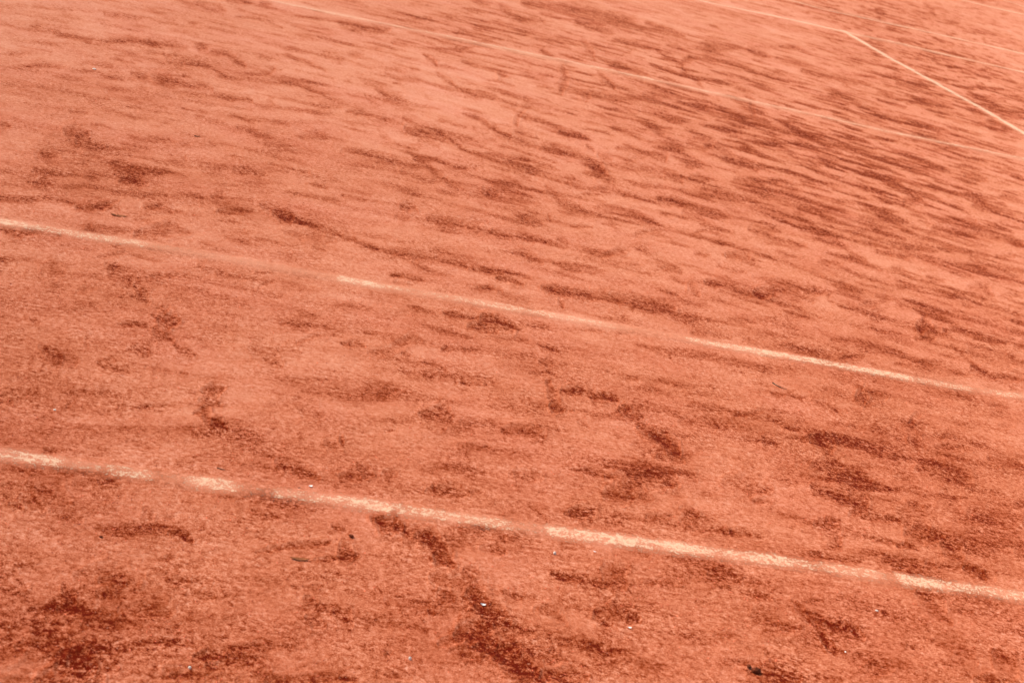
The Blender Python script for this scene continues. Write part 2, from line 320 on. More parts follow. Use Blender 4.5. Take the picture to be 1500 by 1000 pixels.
((-1.240,4.715,-1.145,4.694),(63.1,-30.7,13.1,-20.2),0.60),
((-0.841,4.976,-0.804,4.914),(90.6,-46.8,19,-29.3),0.70),
((-1.534,4.028,-1.428,3.949),(68.8,-34.1,14,-23.5),0.65),
((-1.893,3.592,-1.683,3.698),(79.4,-37.8,15.9,-27.5),0.70),
((-1.980,3.624,-1.893,3.592),(126,-57.9,25.3,-43.3),0.60),
((-2.932,3.065,-2.848,2.995),(101,-35.8,19.7,-34),0.65),
((-3.356,2.843,-3.285,2.772),(108,-32.2,20.8,-35.5),0.60),
((-2.408,3.341,-2.300,3.294),(72.4,-30.2,14.3,-24.7),0.50),
((-2.667,3.159,-2.573,3.138),(163,-63.2,32,-55.4),0.50),
((-1.214,4.372,-1.114,4.320),(97.7,-50.1,20.1,-32.9),0.60),
((-1.258,5.227,-1.075,5.264),(160,-73.6,33.8,-48.3),0.40),
((-2.311,4.283,-2.256,4.242),(169,-63.4,34.7,-51.1),0.40),
((-5.529,1.589,-5.494,1.631,-5.419,1.660),(145,7.32,25.6,-42.7),0.50),
((-5.435,1.577,-5.397,1.593),(456,17.4,80.2,-137),0.90),
((-5.485,1.470,-5.489,1.428,-5.464,1.413),(237,12.3,41,-72.4),0.35),
((-5.344,1.688,-5.306,1.737,-5.247,1.713),(171,2.58,30.4,-51.1),0.50),
((-5.362,1.450,-5.302,1.524,-5.227,1.536),(107,1.66,18.6,-33.3),0.50),
((-5.303,1.575,-5.252,1.583),(158,1.8,27.7,-48.5),0.35),
((-5.134,1.791,-5.038,1.837),(164,-4.06,29.5,-49.8),0.45),
((-4.939,1.883,-4.900,1.839,-4.832,1.822,-4.765,1.783),(144,-9.61,25.9,-45.1),0.70),
((-5.108,1.718,-5.069,1.715),(501,-12.4,89.2,-155),0.45),
((-5.708,1.304,-5.661,1.293,-5.613,1.333,-5.557,1.332),(173,14.8,29.6,-52.8),0.60),  # shadow edge painted under the left end of line B
((-5.690,1.276,-5.653,1.280),(146,13.6,24.9,-44.6),0.50),
((-5.687,1.090,-5.668,1.066),(262,25.9,43.6,-83.4),0.60),
((-5.633,1.101,-5.600,1.109),(603,51.3,101,-193),0.40),
((-5.454,1.212,-5.415,1.251,-5.382,1.296),(342,14.1,58.1,-110),0.50),
((-5.375,1.281,-5.334,1.267,-5.292,1.270),(375,8.89,63.8,-122),0.55),
((-5.424,1.320,-5.394,1.308),(281,11,48.1,-89.2),0.60),
((-5.263,1.407,-5.239,1.409),(542,3.5,93.6,-173),0.50),
((-5.190,1.323,-5.129,1.331),(545,-6.65,93.4,-180),0.45),
((-5.330,1.110,-5.285,1.158,-5.220,1.208),(245,3.1,41.2,-82.2),0.45),
((-5.190,1.277,-5.118,1.242,-5.039,1.254),(206,-4.41,35.1,-69.5),0.45),
((-5.056,1.304,-4.993,1.327),(646,-25.8,110,-218),0.60),
((-5.035,1.194,-4.996,1.258),(235,-9.96,39.7,-80.9),0.45),
((-4.935,1.710,-4.875,1.690,-4.786,1.697),(147,-9.91,26.2,-47.4),0.50),
((-4.860,1.615,-4.828,1.592),(214,-15.5,37.7,-70.2),0.50),
((-5.189,1.477,-5.151,1.468),(265,-2.57,46.1,-84.8),0.30),
((-5.118,1.566,-5.035,1.531),(141,-3.93,24.7,-45.1),0.30),
((-5.573,1.041,-5.531,1.074),(72.5,5.23,12,-23.7),0.35),
((-5.429,1.172,-5.393,1.121,-5.356,1.038,-5.320,0.941),(88.6,2.97,14.7,-29.8),0.45),
((-5.422,1.162,-5.402,1.164),(145,5.92,24.4,-47.5),0.50),
((-5.357,1.054,-5.338,0.981),(255,7.14,42.1,-87.1),0.60),
((-5.620,0.834,-5.604,0.831),(550,49.1,88.6,-187),0.60),
((-5.578,0.717,-5.560,0.703),(179,14.7,28.4,-63.2),0.50),
((-5.647,0.700,-5.637,0.690),(400,39.7,63.1,-140),0.50),
((-5.385,0.767,-5.343,0.785,-5.301,0.775),(269,7.7,43.1,-97.1),0.60),
((-5.303,0.902,-5.270,0.933,-5.281,0.881),(363,5.34,59.1,-128),0.60),
((-5.278,0.829,-5.250,0.828),(76.8,0.782,12.4,-27.7),0.85),
((-5.308,0.854,-5.280,0.836),(230,3.91,37.2,-82.5),0.70),
((-5.290,0.758,-5.257,0.714),(94.3,1.19,15,-34.7),0.45),
((-5.252,0.688,-5.204,0.645),(318,0.676,49.9,-120),0.60),
((-5.246,0.662,-5.215,0.634),(239,0.658,37.5,-90.6),0.40),
((-5.359,0.629,-5.319,0.632,-5.313,0.600),(178,4.72,27.7,-66.6),0.40),
((-5.545,0.551,-5.513,0.511,-5.504,0.463),(158,11.7,24.3,-59.1),0.50),
((-5.515,0.537,-5.468,0.504),(81.8,5.46,12.6,-30.6),0.35),
((-5.420,0.523,-5.394,0.495,-5.355,0.491),(253,10.6,38.8,-96.7),0.50),
((-5.402,0.548,-5.382,0.548),(200,8.42,30.9,-75.7),0.50),
((-5.316,0.539,-5.266,0.533),(330,5.81,50.9,-127),0.40),
((-5.238,0.537,-5.220,0.535),(492,1.2,75.7,-191),0.60),
((-4.959,0.834,-4.910,0.900,-4.838,0.931),(290,-20.6,47.1,-109),0.50),
((-5.074,0.748,-5.038,0.707,-5.007,0.677),(92,-3.87,14.6,-35.4),0.35),
((-5.044,0.690,-5.002,0.665),(370,-17.1,58.3,-144),0.55),
((-4.993,0.949,-4.981,0.962),(217,-11.1,35.5,-79.5),0.40),
((-4.974,0.776,-4.946,0.773),(359,-21.4,57.4,-138),0.35),
((-5.181,0.455,-5.143,0.486),(90,-1.27,13.7,-36),0.70),
((-5.206,0.332,-5.186,0.351,-5.177,0.307,-5.143,0.279),(188,-1.99,27.7,-77.7),0.75),
((-5.164,0.298,-5.151,0.284),(148,-2.36,21.8,-61.9),0.80),
((-5.195,0.396,-5.156,0.386),(116,-1.27,17.3,-47.1),0.45),
((-5.558,0.317,-5.439,0.319),(30.8,2.22,4.56,-12.1),0.25),
((-5.325,0.312,-5.297,0.325),(233,5.54,34.5,-94.6),0.50),
((-5.367,0.297,-5.235,0.357),(299,6.36,44.3,-121),0.25),
((-5.603,0.256,-5.583,0.241),(112,10.9,16.3,-43.9),0.40),
((-5.471,0.248,-5.457,0.311),(310,19.8,45.5,-124),0.35),
((-4.972,0.454,-4.935,0.393),(64.9,-4.33,9.8,-27.1),0.25),
((-4.945,0.619,-4.862,0.638),(614,-46.2,96.1,-246),0.30),
((-5.485,0.943,-5.449,0.992),(122,6.68,20,-41.3),0.30),
((-5.448,0.578,-5.452,0.645,-5.434,0.695),(395,21.2,61.8,-145),0.30),
((-4.766,1.774,-4.688,1.721,-4.615,1.687,-4.530,1.701,-4.439,1.696,-4.364,1.673),(204,-25.2,36.3,-68.4),0.75),
((-4.690,1.699,-4.662,1.703),(181,-18.7,32.1,-59.7),0.50),
((-4.364,1.673,-4.296,1.697,-4.245,1.703,-4.191,1.678),(199,-35.8,35.3,-69.9),0.60),
((-4.310,1.619,-4.267,1.621,-4.228,1.600),(201,-37,35.5,-71.8),0.90),
((-4.382,1.654,-4.288,1.660),(141,-23.8,24.9,-49.3),0.50),
((-4.568,1.619,-4.511,1.578,-4.451,1.569),(290,-39.9,51,-100),0.60),
((-4.642,1.479,-4.599,1.475,-4.545,1.483),(249,-30.8,43.3,-86.9),0.65),
((-4.647,1.471,-4.629,1.480),(250,-28.9,43.5,-86.9),0.80),
((-4.645,1.424,-4.593,1.421),(378,-45.5,65.4,-133),0.70),
((-4.638,1.791,-4.480,1.855),(350,-42.8,62.8,-115),0.30),
((-4.317,2.106,-4.257,2.092,-4.166,2.084,-4.054,2.099),(143,-25.9,26.3,-47.3),0.70),
((-4.255,2.105,-4.211,2.095),(129,-22.5,23.8,-42.4),0.50),
((-4.351,1.982,-4.329,1.938),(334,-53.2,60.8,-111),0.30),
((-4.001,2.164,-3.965,2.148),(179,-38.7,33,-60.2),0.50),
((-4.195,1.932,-4.145,1.914,-4.118,1.863),(102,-19.9,18.5,-35),0.40),
((-3.931,2.084,-3.876,2.049,-3.806,2.139,-3.737,2.188),(178,-43.3,32.7,-61.4),0.70),
((-3.704,2.217,-3.584,2.059),(135,-37.4,25,-47.8),0.45),
((-3.655,2.405,-3.516,2.534),(128,-34.8,24.2,-43.1),0.50),
((-3.674,2.059,-3.592,2.033),(176,-49.9,32.3,-63.3),0.65),
((-3.878,2.010,-3.726,2.043),(315,-79.8,57.5,-111),0.35),
((-4.076,1.885,-4.032,1.842,-3.948,1.842),(264,-58.5,47.5,-93.1),0.60),
((-3.737,1.798,-3.686,1.775),(236,-66.4,42.2,-87.7),0.80),
((-3.650,1.970,-3.622,1.929),(209,-60,37.9,-76.3),0.50),
((-4.387,1.493,-4.325,1.533,-4.308,1.513),(181,-31.3,31.5,-65),0.60),
((-4.319,1.488,-4.243,1.448),(96.5,-18,16.8,-35.4),0.25),
((-4.163,1.622,-4.112,1.607,-4.041,1.602,-3.934,1.623,-3.830,1.652,-3.729,1.640),(105,-25.3,18.5,-39),0.80),
((-4.117,1.585,-4.009,1.617),(138,-31,24.4,-50.9),0.40),
((-4.153,1.617,-4.108,1.629),(139,-29.1,24.5,-50.4),0.40),
((-4.131,1.520,-4.139,1.450),(129,-27.8,22.5,-48.2),0.50),
((-3.974,1.489,-3.934,1.451),(155,-39.1,27,-59.6),0.40),
((-3.879,1.580,-3.818,1.560),(151,-40.4,26.6,-57.6),0.35),
((-4.280,1.260,-4.213,1.264),(214,-43.1,36.4,-82.1),0.40),
((-4.153,1.290,-4.082,1.304,-3.960,1.322),(364,-86.3,62.3,-142),0.50),
((-4.525,1.245,-4.481,1.239,-4.429,1.237,-4.372,1.262,-4.316,1.210),(170,-28.2,28.9,-64.1),0.70),
((-4.459,1.172,-4.413,1.175,-4.343,1.206,-4.361,1.250,-4.401,1.249,-4.438,1.181),(128,-22,21.7,-48.7),0.80),
((-4.427,1.169,-4.305,1.197),(385,-69.2,64.9,-148),0.60),
((-4.522,1.221,-4.460,1.206),(129,-19.7,21.9,-48.4),0.35),
((-4.337,1.133,-4.305,1.130),(155,-29.6,25.9,-60.4),0.50),
((-4.282,1.115,-4.254,1.094,-4.234,1.070),(221,-45.7,36.9,-87.8),0.75),
((-4.401,1.097,-4.311,1.103),(260,-48.2,43.5,-102),0.30),
((-4.290,0.984,-4.248,1.001),(105,-22,17.4,-42.7),0.40),
((-4.293,0.921,-4.273,0.899),(268,-56.1,43.7,-110),0.75),
((-4.304,0.842,-4.316,0.751,-4.323,0.679,-4.281,0.681),(139,-29.6,22.1,-59.5),0.60),
((-4.329,0.685,-4.303,0.678),(106,-22.5,16.7,-45.7),0.60),
((-4.394,0.674,-4.334,0.682),(243,-49.1,38.4,-105),0.35),
((-4.277,0.809,-4.227,0.813,-4.181,0.802,-4.132,0.799),(148,-34.4,23.8,-63.1),0.75),
((-4.203,0.787,-4.133,0.820),(135,-32.5,21.7,-58),0.40),
((-4.136,0.743,-4.113,0.747),(102,-25.9,16.2,-44.6),0.95),
((-4.150,0.728,-4.114,0.700,-4.087,0.709),(164,-42.3,26,-72.4),0.60),
((-4.107,0.634,-4.075,0.599,-4.056,0.560,-4.044,0.519),(98.7,-27.4,15.3,-45.2),0.90),
((-4.083,0.602,-4.062,0.572),(76.1,-21,11.8,-34.8),0.70),
((-4.117,0.644,-4.098,0.624),(185,-49,29,-83.3),0.50),
((-4.150,0.516,-4.098,0.495),(85.8,-23.1,13.1,-39.7),0.35),
((-4.569,0.740,-4.534,0.742,-4.484,0.758),(857,-137,136,-353),0.90),
((-4.630,0.846,-4.597,0.830,-4.579,0.793),(213,-29.9,34.2,-85.3),0.50),
((-4.649,0.744,-4.619,0.751),(434,-58.9,69.1,-176),0.60),
((-4.842,0.877,-4.805,0.901,-4.783,0.887),(191,-17.6,31.1,-73.2),0.60),
((-4.769,0.856,-4.713,0.886,-4.653,0.989,-4.623,0.986),(129,-15.2,21.1,-50),0.40),
((-4.685,0.875,-4.667,0.875),(242,-29.7,39.3,-95),0.70),
((-4.574,0.944,-4.547,0.963),(183,-26.7,30,-71.7),0.50),
((-4.508,0.980,-4.470,0.988),(541,-86.9,89.1,-213),0.50),
((-4.856,0.718,-4.844,0.719),(598,-51.5,94.8,-237),0.50),
((-4.699,1.115,-4.674,1.118),(404,-46,67.6,-150),0.40),
((-4.725,1.222,-4.687,1.222),(317,-34,53.8,-115),0.30),
((-4.628,1.241,-4.589,1.251),(260,-33.1,44.2,-95.2),0.40),
((-4.780,0.591,-4.738,0.620),(152,-16.7,23.6,-62.5),0.30),
((-4.687,0.501,-4.619,0.558,-4.607,0.524),(140,-19.9,21.6,-60),0.50),
((-4.667,0.508,-4.605,0.518),(52.2,-7.47,8.01,-22.4),0.35),
((-4.786,0.380,-4.758,0.398),(639,-72.2,95.8,-277),0.70),
((-4.586,0.480,-4.568,0.462),(611,-97.2,92.9,-267),0.50),
((-4.889,0.327,-4.889,0.269),(284,-24.3,41.9,-124),0.60),
((-4.488,0.477,-4.438,0.507,-4.395,0.496),(105,-20.2,16.1,-46.8),0.50),
((-4.421,0.538,-4.341,0.540),(352,-71.9,54.2,-156),0.40),
((-4.273,0.609,-4.256,0.583),(156,-35.7,24.2,-69.1),0.35),
((-3.924,1.199,-3.875,1.178),(487,-135,82.2,-199),0.65),
((-3.941,1.109,-3.919,1.070),(299,-82.8,49.8,-124),0.35),
((-4.009,0.956,-3.982,0.914),(141,-38.3,23,-60),0.30),
((-4.086,0.957,-4.033,0.962),(222,-56.9,36.4,-93.2),0.30),
((-4.616,0.360,-4.550,0.370),(144,-23.4,21.6,-64.9),0.35),
((-4.196,0.564,-4.171,0.547),(427,-107,66,-194),0.40),
((-4.025,1.174,-3.949,1.180),(296,-76.9,49.8,-120),0.35),
((-4.816,0.785,-4.794,0.779),(440,-41.9,70.4,-173),0.30),
((-3.408,2.543,-3.324,2.643,-3.250,2.591),(222,-68.3,42.2,-75.6),0.60),
((-3.111,2.763,-3.041,2.747,-2.995,2.691,-2.902,2.688),(96.8,-34,18.5,-33.5),0.75),
((-2.773,2.983,-2.653,2.935),(202,-77.6,39.2,-69.8),0.50),
((-2.602,2.964,-2.477,3.121),(141,-57.2,27.4,-49),0.40),
((-2.778,2.866,-2.715,2.929),(102,-39,19.7,-35.4),0.50),
((-2.667,2.899,-2.500,2.920),(251,-102,48.6,-88.8),0.50),
((-3.345,2.486,-3.269,2.502),(141,-44.4,26.5,-48.7),0.60),
((-3.464,2.298,-3.407,2.316),(167,-50.7,31.1,-58.7),0.60),
((-3.329,2.345,-3.249,2.374),(88,-28.7,16.5,-31.3),0.70),
((-3.196,2.427,-3.075,2.391,-2.966,2.277,-2.880,2.225),(250,-92.9,46.6,-92.1),0.60),
((-2.924,2.482,-2.870,2.502),(121,-46.3,22.8,-44),0.60),
((-2.734,2.659,-2.676,2.636),(117,-47.2,22.2,-42.3),0.60),
((-3.411,2.194,-3.316,2.172),(148,-47.7,27.3,-53.6),0.50),
((-2.552,2.795,-2.465,2.814,-2.385,2.815),(126,-54.5,24.3,-45.9),0.70),
((-2.356,2.858,-2.299,2.806,-2.183,2.839,-2.114,2.833),(110,-51.2,21.2,-40.8),0.60),
((-2.571,2.612,-2.514,2.590),(130,-56.6,24.7,-48.6),0.70),
((-2.432,2.580,-2.387,2.552),(129,-59.3,24.5,-49.3),0.70),
((-2.037,3.400,-1.796,3.442,-1.653,3.458,-1.605,3.375),(74.5,-36.7,14.8,-26.7),0.70),
((-1.881,3.094,-1.753,3.176),(116,-58.7,22.6,-43),0.60),
((-2.281,2.695,-2.183,2.692),(126,-60,24,-47.8),0.55),
((-2.106,2.892,-2.068,2.802,-1.874,2.860),(108,-53.8,20.8,-40.9),0.60),
((-2.272,2.558,-2.192,2.571,-2.211,2.475),(102,-50.3,19.4,-40),0.60),
((-2.159,2.500,-2.029,2.562),(127,-65,24,-50.3),0.40),
((-3.528,1.976,-3.463,1.974,-3.422,1.951,-3.357,1.950,-3.308,1.973,-3.209,2.065),(111,-36.7,20.2,-41.6),0.80),
((-3.357,1.960,-3.299,1.967),(76,-26,13.8,-28.8),0.90),
((-3.252,2.112,-3.190,2.120,-3.122,2.096,-3.048,2.109),(83.7,-30.5,15.4,-31.6),0.65),
((-3.288,1.961,-3.141,1.977),(109,-39.6,19.9,-42),0.50),
((-3.294,2.137,-3.222,2.150),(98.1,-33.7,18.1,-36.3),0.35),
((-3.592,1.922,-3.611,1.807),(84.5,-25.2,15.2,-31.4),0.55),
((-3.622,1.929,-3.547,1.966),(178,-52.9,32.4,-65.6),0.40),
((-3.712,1.618,-3.667,1.619),(102,-30.2,18,-39.4),0.50),
((-3.064,2.024,-3.002,1.966),(472,-186,85.9,-184),0.80),
((-3.016,2.125,-3.054,2.051),(291,-112,53.4,-112),0.35),
((-2.963,2.173,-2.905,2.121),(104,-41.6,19.2,-40),0.40),
((-2.944,2.025,-2.830,2.112),(105,-43.4,19.2,-41.1),0.45),
((-2.816,2.186,-2.740,2.176),(160,-68.2,29.6,-62.5),0.50),
((-2.824,2.126,-2.796,2.150),(283,-120,52.2,-111),0.60),
((-2.707,2.192,-2.621,2.182),(202,-89.8,37.4,-79.6),0.80),
((-2.677,2.324,-2.510,2.429,-2.478,2.396),(307,-137,57.4,-118),0.35),
((-2.363,2.378,-2.313,2.307,-2.226,2.312,-2.170,2.291),(176,-88.3,32.9,-70.9),0.60),
((-2.371,2.154,-2.338,2.147),(272,-136,50.1,-112),0.50),
((-2.270,2.188,-2.233,2.171),(97.7,-50.5,18,-40.4),0.60),
((-2.082,2.537,-2.046,2.529),(253,-131,47.9,-101),0.40),
((-3.250,1.883,-3.209,1.859),(204,-74.6,36.8,-79.4),0.40),
((-3.442,1.867,-3.357,1.833),(498,-168,89.7,-191),0.40),
((-3.632,1.587,-3.464,1.633),(109,-35.3,19.3,-43),0.40),
((-3.395,1.654,-3.266,1.623),(160,-58.1,28.3,-64.3),0.40),
((-3.310,1.762,-3.228,1.809),(82.9,-30.2,14.8,-32.7),0.35),
((-3.064,1.791,-2.984,1.786,-2.959,1.766),(110,-45.8,19.7,-44.9),0.35),
((-2.957,1.891,-2.933,1.887),(170,-70.8,30.7,-68.3),0.40),
((-3.736,1.437,-3.678,1.435,-3.609,1.447),(171,-52.8,29.6,-68.4),0.50),
((-3.564,1.447,-3.529,1.462),(150,-49.8,26,-60.7),0.45),
((-3.524,1.455,-3.508,1.458),(447,-152,77.7,-182),0.60),
((-3.354,1.491,-3.312,1.481),(291,-109,50.7,-121),0.55),
((-3.218,1.605,-3.150,1.596),(211,-83.3,37.2,-87.2),0.35),
((-3.254,1.432,-3.213,1.458,-3.158,1.480),(186,-74.4,32.3,-78.6),0.65),
((-3.145,1.532,-2.942,1.597),(420,-178,73.7,-177),0.40),
((-3.153,1.437,-3.138,1.416),(260,-108,45,-111),0.40),
((-3.054,1.468,-2.987,1.495),(424,-185,73.8,-183),0.50),
((-2.843,1.766,-2.796,1.797,-2.759,1.802),(149,-67.3,26.6,-62),0.95),
((-2.799,1.846,-2.736,1.947,-2.711,1.927),(77.6,-35.1,14,-31.8),0.70),
((-2.723,1.900,-2.670,1.902),(82.8,-38.2,15,-34.2),0.40),
((-2.664,1.916,-2.594,1.936,-2.535,1.930,-2.463,1.898),(95.3,-46.1,17.3,-39.8),0.70),
((-2.681,2.069,-2.730,1.960),(143,-64.3,26.1,-57.7),0.40),
((-2.577,1.881,-2.429,1.912),(143,-70.9,25.8,-60.3),0.60),
((-2.416,1.887,-2.384,1.880),(126,-65.1,22.7,-53.9),0.70),
((-2.402,2.020,-2.307,2.029),(138,-70.9,25.3,-58.1),0.35),
((-2.715,1.761,-2.719,1.700,-2.718,1.623,-2.713,1.550),(241,-115,42.6,-104),0.50),
((-2.660,1.744,-2.547,1.731,-2.477,1.701),(58.7,-29.5,10.5,-25.5),0.35),
((-2.528,1.720,-2.487,1.766),(233,-119,41.6,-101),0.50),
((-2.731,1.580,-2.690,1.512,-2.620,1.521,-2.564,1.534),(152,-76.6,26.6,-67.7),0.85),
((-2.968,1.521,-2.870,1.542,-2.828,1.495,-2.755,1.496),(138,-64.5,24.2,-60.4),0.50),
((-2.944,1.522,-2.901,1.512),(125,-56.7,21.9,-54.2),0.35),
((-2.769,1.518,-2.715,1.512),(123,-60.1,21.5,-54.5),0.40),
((-2.727,1.390,-2.709,1.380),(418,-211,72.1,-190),0.50),
((-2.661,1.442,-2.658,1.417),(248,-127,42.9,-112),0.40),
((-3.302,1.132,-3.290,1.135),(53.2,-21.8,8.93,-23.8),0.85),
((-3.292,1.135,-3.227,1.135),(81.1,-33.8,13.6,-36.4),0.50),
((-3.613,1.030,-3.580,1.027),(121,-42.9,20.1,-53.4),0.35),
((-3.578,1.051,-3.523,1.033),(361,-131,59.9,-160),0.50),
((-3.800,0.812,-3.740,0.855,-3.664,0.905),(218,-73.2,35.3,-97.9),0.50),
((-3.670,1.169,-3.659,1.148),(478,-157,80.3,-203),0.50),
((-3.453,0.997,-3.442,0.955),(321,-125,52.8,-146),0.60),
((-3.524,1.048,-3.463,1.063),(358,-134,59.5,-159),0.35),
((-3.480,1.018,-3.436,0.987),(96.1,-37.1,15.8,-43.3),0.30),
((-3.696,0.849,-3.663,0.796,-3.629,0.779),(382,-136,61.4,-175),0.50),
((-3.665,0.788,-3.626,0.787),(219,-79.1,35,-101),0.70),
((-3.242,0.950,-3.168,1.038,-3.142,1.063),(174,-77.5,28.8,-81.1),0.50),
((-3.544,0.781,-3.493,0.808),(377,-147,60.4,-177),0.60),
((-3.437,0.882,-3.407,0.871),(122,-49.5,19.8,-57),0.35),
((-3.299,0.916,-3.278,0.901),(240,-104,39.1,-113),0.50),
((-3.613,0.736,-3.565,0.724,-3.582,0.664),(85.7,-32.8,13.6,-40.6),0.60),
((-3.597,0.732,-3.572,0.717),(61.5,-23.5,9.76,-29),0.60),
((-3.205,0.831,-3.151,0.842,-3.089,0.841),(179,-84.4,28.9,-87.1),0.70),
((-3.263,0.854,-3.245,0.817),(96.8,-43.2,15.6,-46.4),0.40),
((-2.877,1.078,-2.841,1.075),(134,-67.9,22.2,-63.7),0.35),
((-3.753,0.702,-3.737,0.640),(79.2,-27.6,12.5,-37.1),0.30),
((-2.825,1.243,-2.769,1.246),(129,-65.1,21.9,-59.9),0.35),
((-3.973,0.722,-3.927,0.711,-3.837,0.756),(79.8,-24.3,12.7,-36.1),0.25),
((-3.025,0.958,-2.986,0.948),(231,-113,37.8,-111),0.30),
((-3.233,0.938,-3.284,0.762),(96.6,-42.9,15.6,-46.2),0.30),
((-5.495,0.052,-5.471,0.049),(269,19.6,37.5,-114),0.60),
((-5.408,0.103,-5.393,0.086),(419,20.8,59.1,-178),0.30),
((-5.342,0.137,-5.283,0.133),(186,4.72,26.4,-79),0.30),
((-5.038,0.145,-5.003,0.121,-4.954,0.097),(115,-6.9,16.3,-51.8),0.65),
((-5.039,0.121,-5.014,0.124),(281,-14.7,39.8,-126),0.70),
((-5.063,0.166,-5.011,0.165),(195,-9.51,27.9,-85.9),0.30),
((-4.940,0.141,-4.904,0.147),(385,-30.8,54.9,-174),0.50),
((-5.145,0.122,-5.115,0.108),(500,-12.1,70.8,-220),0.60),
((-4.919,0.279,-4.896,0.238),(124,-10.1,18.2,-54.7),0.30),
((-5.540,-0.198,-5.518,-0.206),(180,16.6,23.4,-81),0.60),
((-5.555,-0.134,-5.476,-0.130),(114,9.86,15.2,-50.5),0.35),
((-5.497,-0.087,-5.448,-0.152),(75.2,5.54,10,-33.4),0.35),
((-5.518,-0.162,-5.480,-0.199),(154,12.7,20.2,-69.3),0.40),
((-5.392,-0.044,-5.354,-0.058),(217,9.53,29.6,-96.4),0.50),
((-5.426,-0.085,-5.353,-0.094),(88.2,4.33,11.9,-39.4),0.25),
((-5.462,-0.204,-5.414,-0.209),(135,8.84,17.6,-62.2),0.40),
((-5.301,-0.148,-5.291,-0.184),(148,3.37,19.5,-68.8),0.35),
((-5.097,-0.090,-5.083,-0.085),(300,-11.2,40.4,-141),0.50),
((-5.069,-0.102,-5.050,-0.107),(234,-10.8,31.3,-111),0.45),
((-4.989,-0.048,-4.969,-0.048),(511,-34.9,69.5,-241),0.60),
((-4.945,-0.107,-4.931,-0.123),(259,-21.1,34.6,-125),0.50),
((-5.096,-0.188,-5.073,-0.201),(541,-21.6,70.7,-262),0.50),
((-5.265,-0.162,-5.238,-0.155),(489,4.62,64.6,-228),0.50),
((-5.158,-0.035,-5.134,-0.059),(419,-8.74,57.1,-193),0.60),
((-5.255,-0.226,-5.233,-0.230,-5.213,-0.243),(204,0.881,26.3,-97.6),0.75),
((-5.251,-0.230,-5.224,-0.204),(319,1.73,41.4,-152),0.40),
((-5.276,-0.318,-5.241,-0.309),(385,4.66,48.5,-188),0.45),
((-5.098,-0.249,-5.047,-0.222,-4.999,-0.195,-4.955,-0.174),(308,-17.8,40,-151),0.55),
((-5.032,-0.209,-4.960,-0.180),(194,-12.8,25.4,-95.4),0.30),
((-4.988,-0.249,-4.936,-0.231),(307,-23.7,39.6,-154),0.60),
((-5.104,-0.301,-5.082,-0.300),(497,-19.2,62.9,-248),0.60),
((-5.428,-0.450,-5.418,-0.479,-5.405,-0.508),(251,16.1,29.7,-126),0.55),
((-5.401,-0.427,-5.354,-0.398,-5.307,-0.420),(97,4.17,11.8,-48.1),0.45),
((-5.365,-0.426,-5.332,-0.426),(143,5.89,17.3,-71.3),0.50),
((-5.283,-0.389,-5.224,-0.383),(139,1.5,17.1,-69.4),0.50),
((-5.427,-0.528,-5.396,-0.514,-5.368,-0.530),(195,11.4,22.7,-99.5),0.50),
((-5.362,-0.474,-5.289,-0.465,-5.256,-0.489),(81.7,2.22,9.7,-41.7),0.35),
((-5.329,-0.506,-5.256,-0.497),(123,2.97,14.5,-63.6),0.30),
((-5.533,-0.443,-5.499,-0.459),(84.2,8.04,10.1,-41.1),0.40),
((-5.528,-0.490,-5.488,-0.496),(256,24.1,30.2,-127),0.40),
((-5.223,-0.433,-5.181,-0.432),(158,-0.839,19.1,-81),0.30),
((-5.211,-0.380,-5.185,-0.378),(212,-1.41,26.1,-107),0.35),
((-5.012,-0.400,-4.995,-0.405),(175,-11.9,21.3,-91.5),0.55),
((-5.032,-0.362,-4.975,-0.374),(225,-15.2,27.8,-116),0.30),
((-4.995,-0.345,-4.977,-0.340),(278,-20.1,34.7,-143),0.40),
((-5.012,-0.466,-4.988,-0.485),(155,-11,18.4,-83),0.50),
((-5.256,-0.548,-5.215,-0.516),(705,3.83,81.9,-370),0.50),
((-5.342,-0.578,-5.330,-0.572),(637,25,72.7,-334),0.60),
((-5.393,-0.570,-5.387,-0.573),(643,36.8,73.5,-334),0.60),
((-5.515,-0.623,-5.491,-0.639,-5.495,-0.668,-5.509,-0.678),(90.1,8.77,9.93,-47.2),0.50),
((-5.481,-0.658,-5.446,-0.630,-5.417,-0.616),(156,12.3,17.4,-82.1),0.45),
((-5.487,-0.511,-5.428,-0.574),(430,33.9,49.7,-218),0.25),
((-5.277,-0.662,-5.270,-0.668),(578,10.8,63.2,-316),0.70),
((-5.416,-0.694,-5.387,-0.674,-5.368,-0.684),(89.2,5.3,9.68,-48.1),0.85),
((-5.438,-0.739,-5.403,-0.712,-5.359,-0.710),(90.6,5.78,9.65,-49.4),0.80),
((-5.399,-0.669,-5.342,-0.679),(75.9,3.97,8.27,-40.9),0.35),
((-5.502,-0.751,-5.448,-0.747),(186,16.9,19.5,-101),0.40),
((-5.207,-0.623,-5.184,-0.615,-5.164,-0.614),(229,-2.65,25.6,-125),0.75),
((-5.184,-0.647,-5.120,-0.627,-5.088,-0.635),(147,-4.44,16.4,-81.6),0.40),
((-5.254,-0.675,-5.208,-0.694),(104,0.425,11.3,-57.5),0.40),
((-5.246,-0.688,-5.223,-0.690),(173,0.942,18.8,-96.1),0.50),
((-5.143,-0.588,-5.052,-0.561),(163,-6.61,18.6,-88.6),0.30),
((-5.090,-0.671,-4.971,-0.645),(124,-8.02,13.6,-70.2),0.40),
((-5.113,-0.654,-5.066,-0.667),(193,-8.63,21.2,-108),0.40),
((-5.013,-0.598,-4.988,-0.597),(483,-35.7,54.5,-269),0.40),
((-4.906,0.122,-4.872,0.133,-4.840,0.154),(159,-14.9,22.6,-72.4),0.50),
((-4.863,0.168,-4.841,0.148),(120,-11.9,17.2,-54.8),0.45),
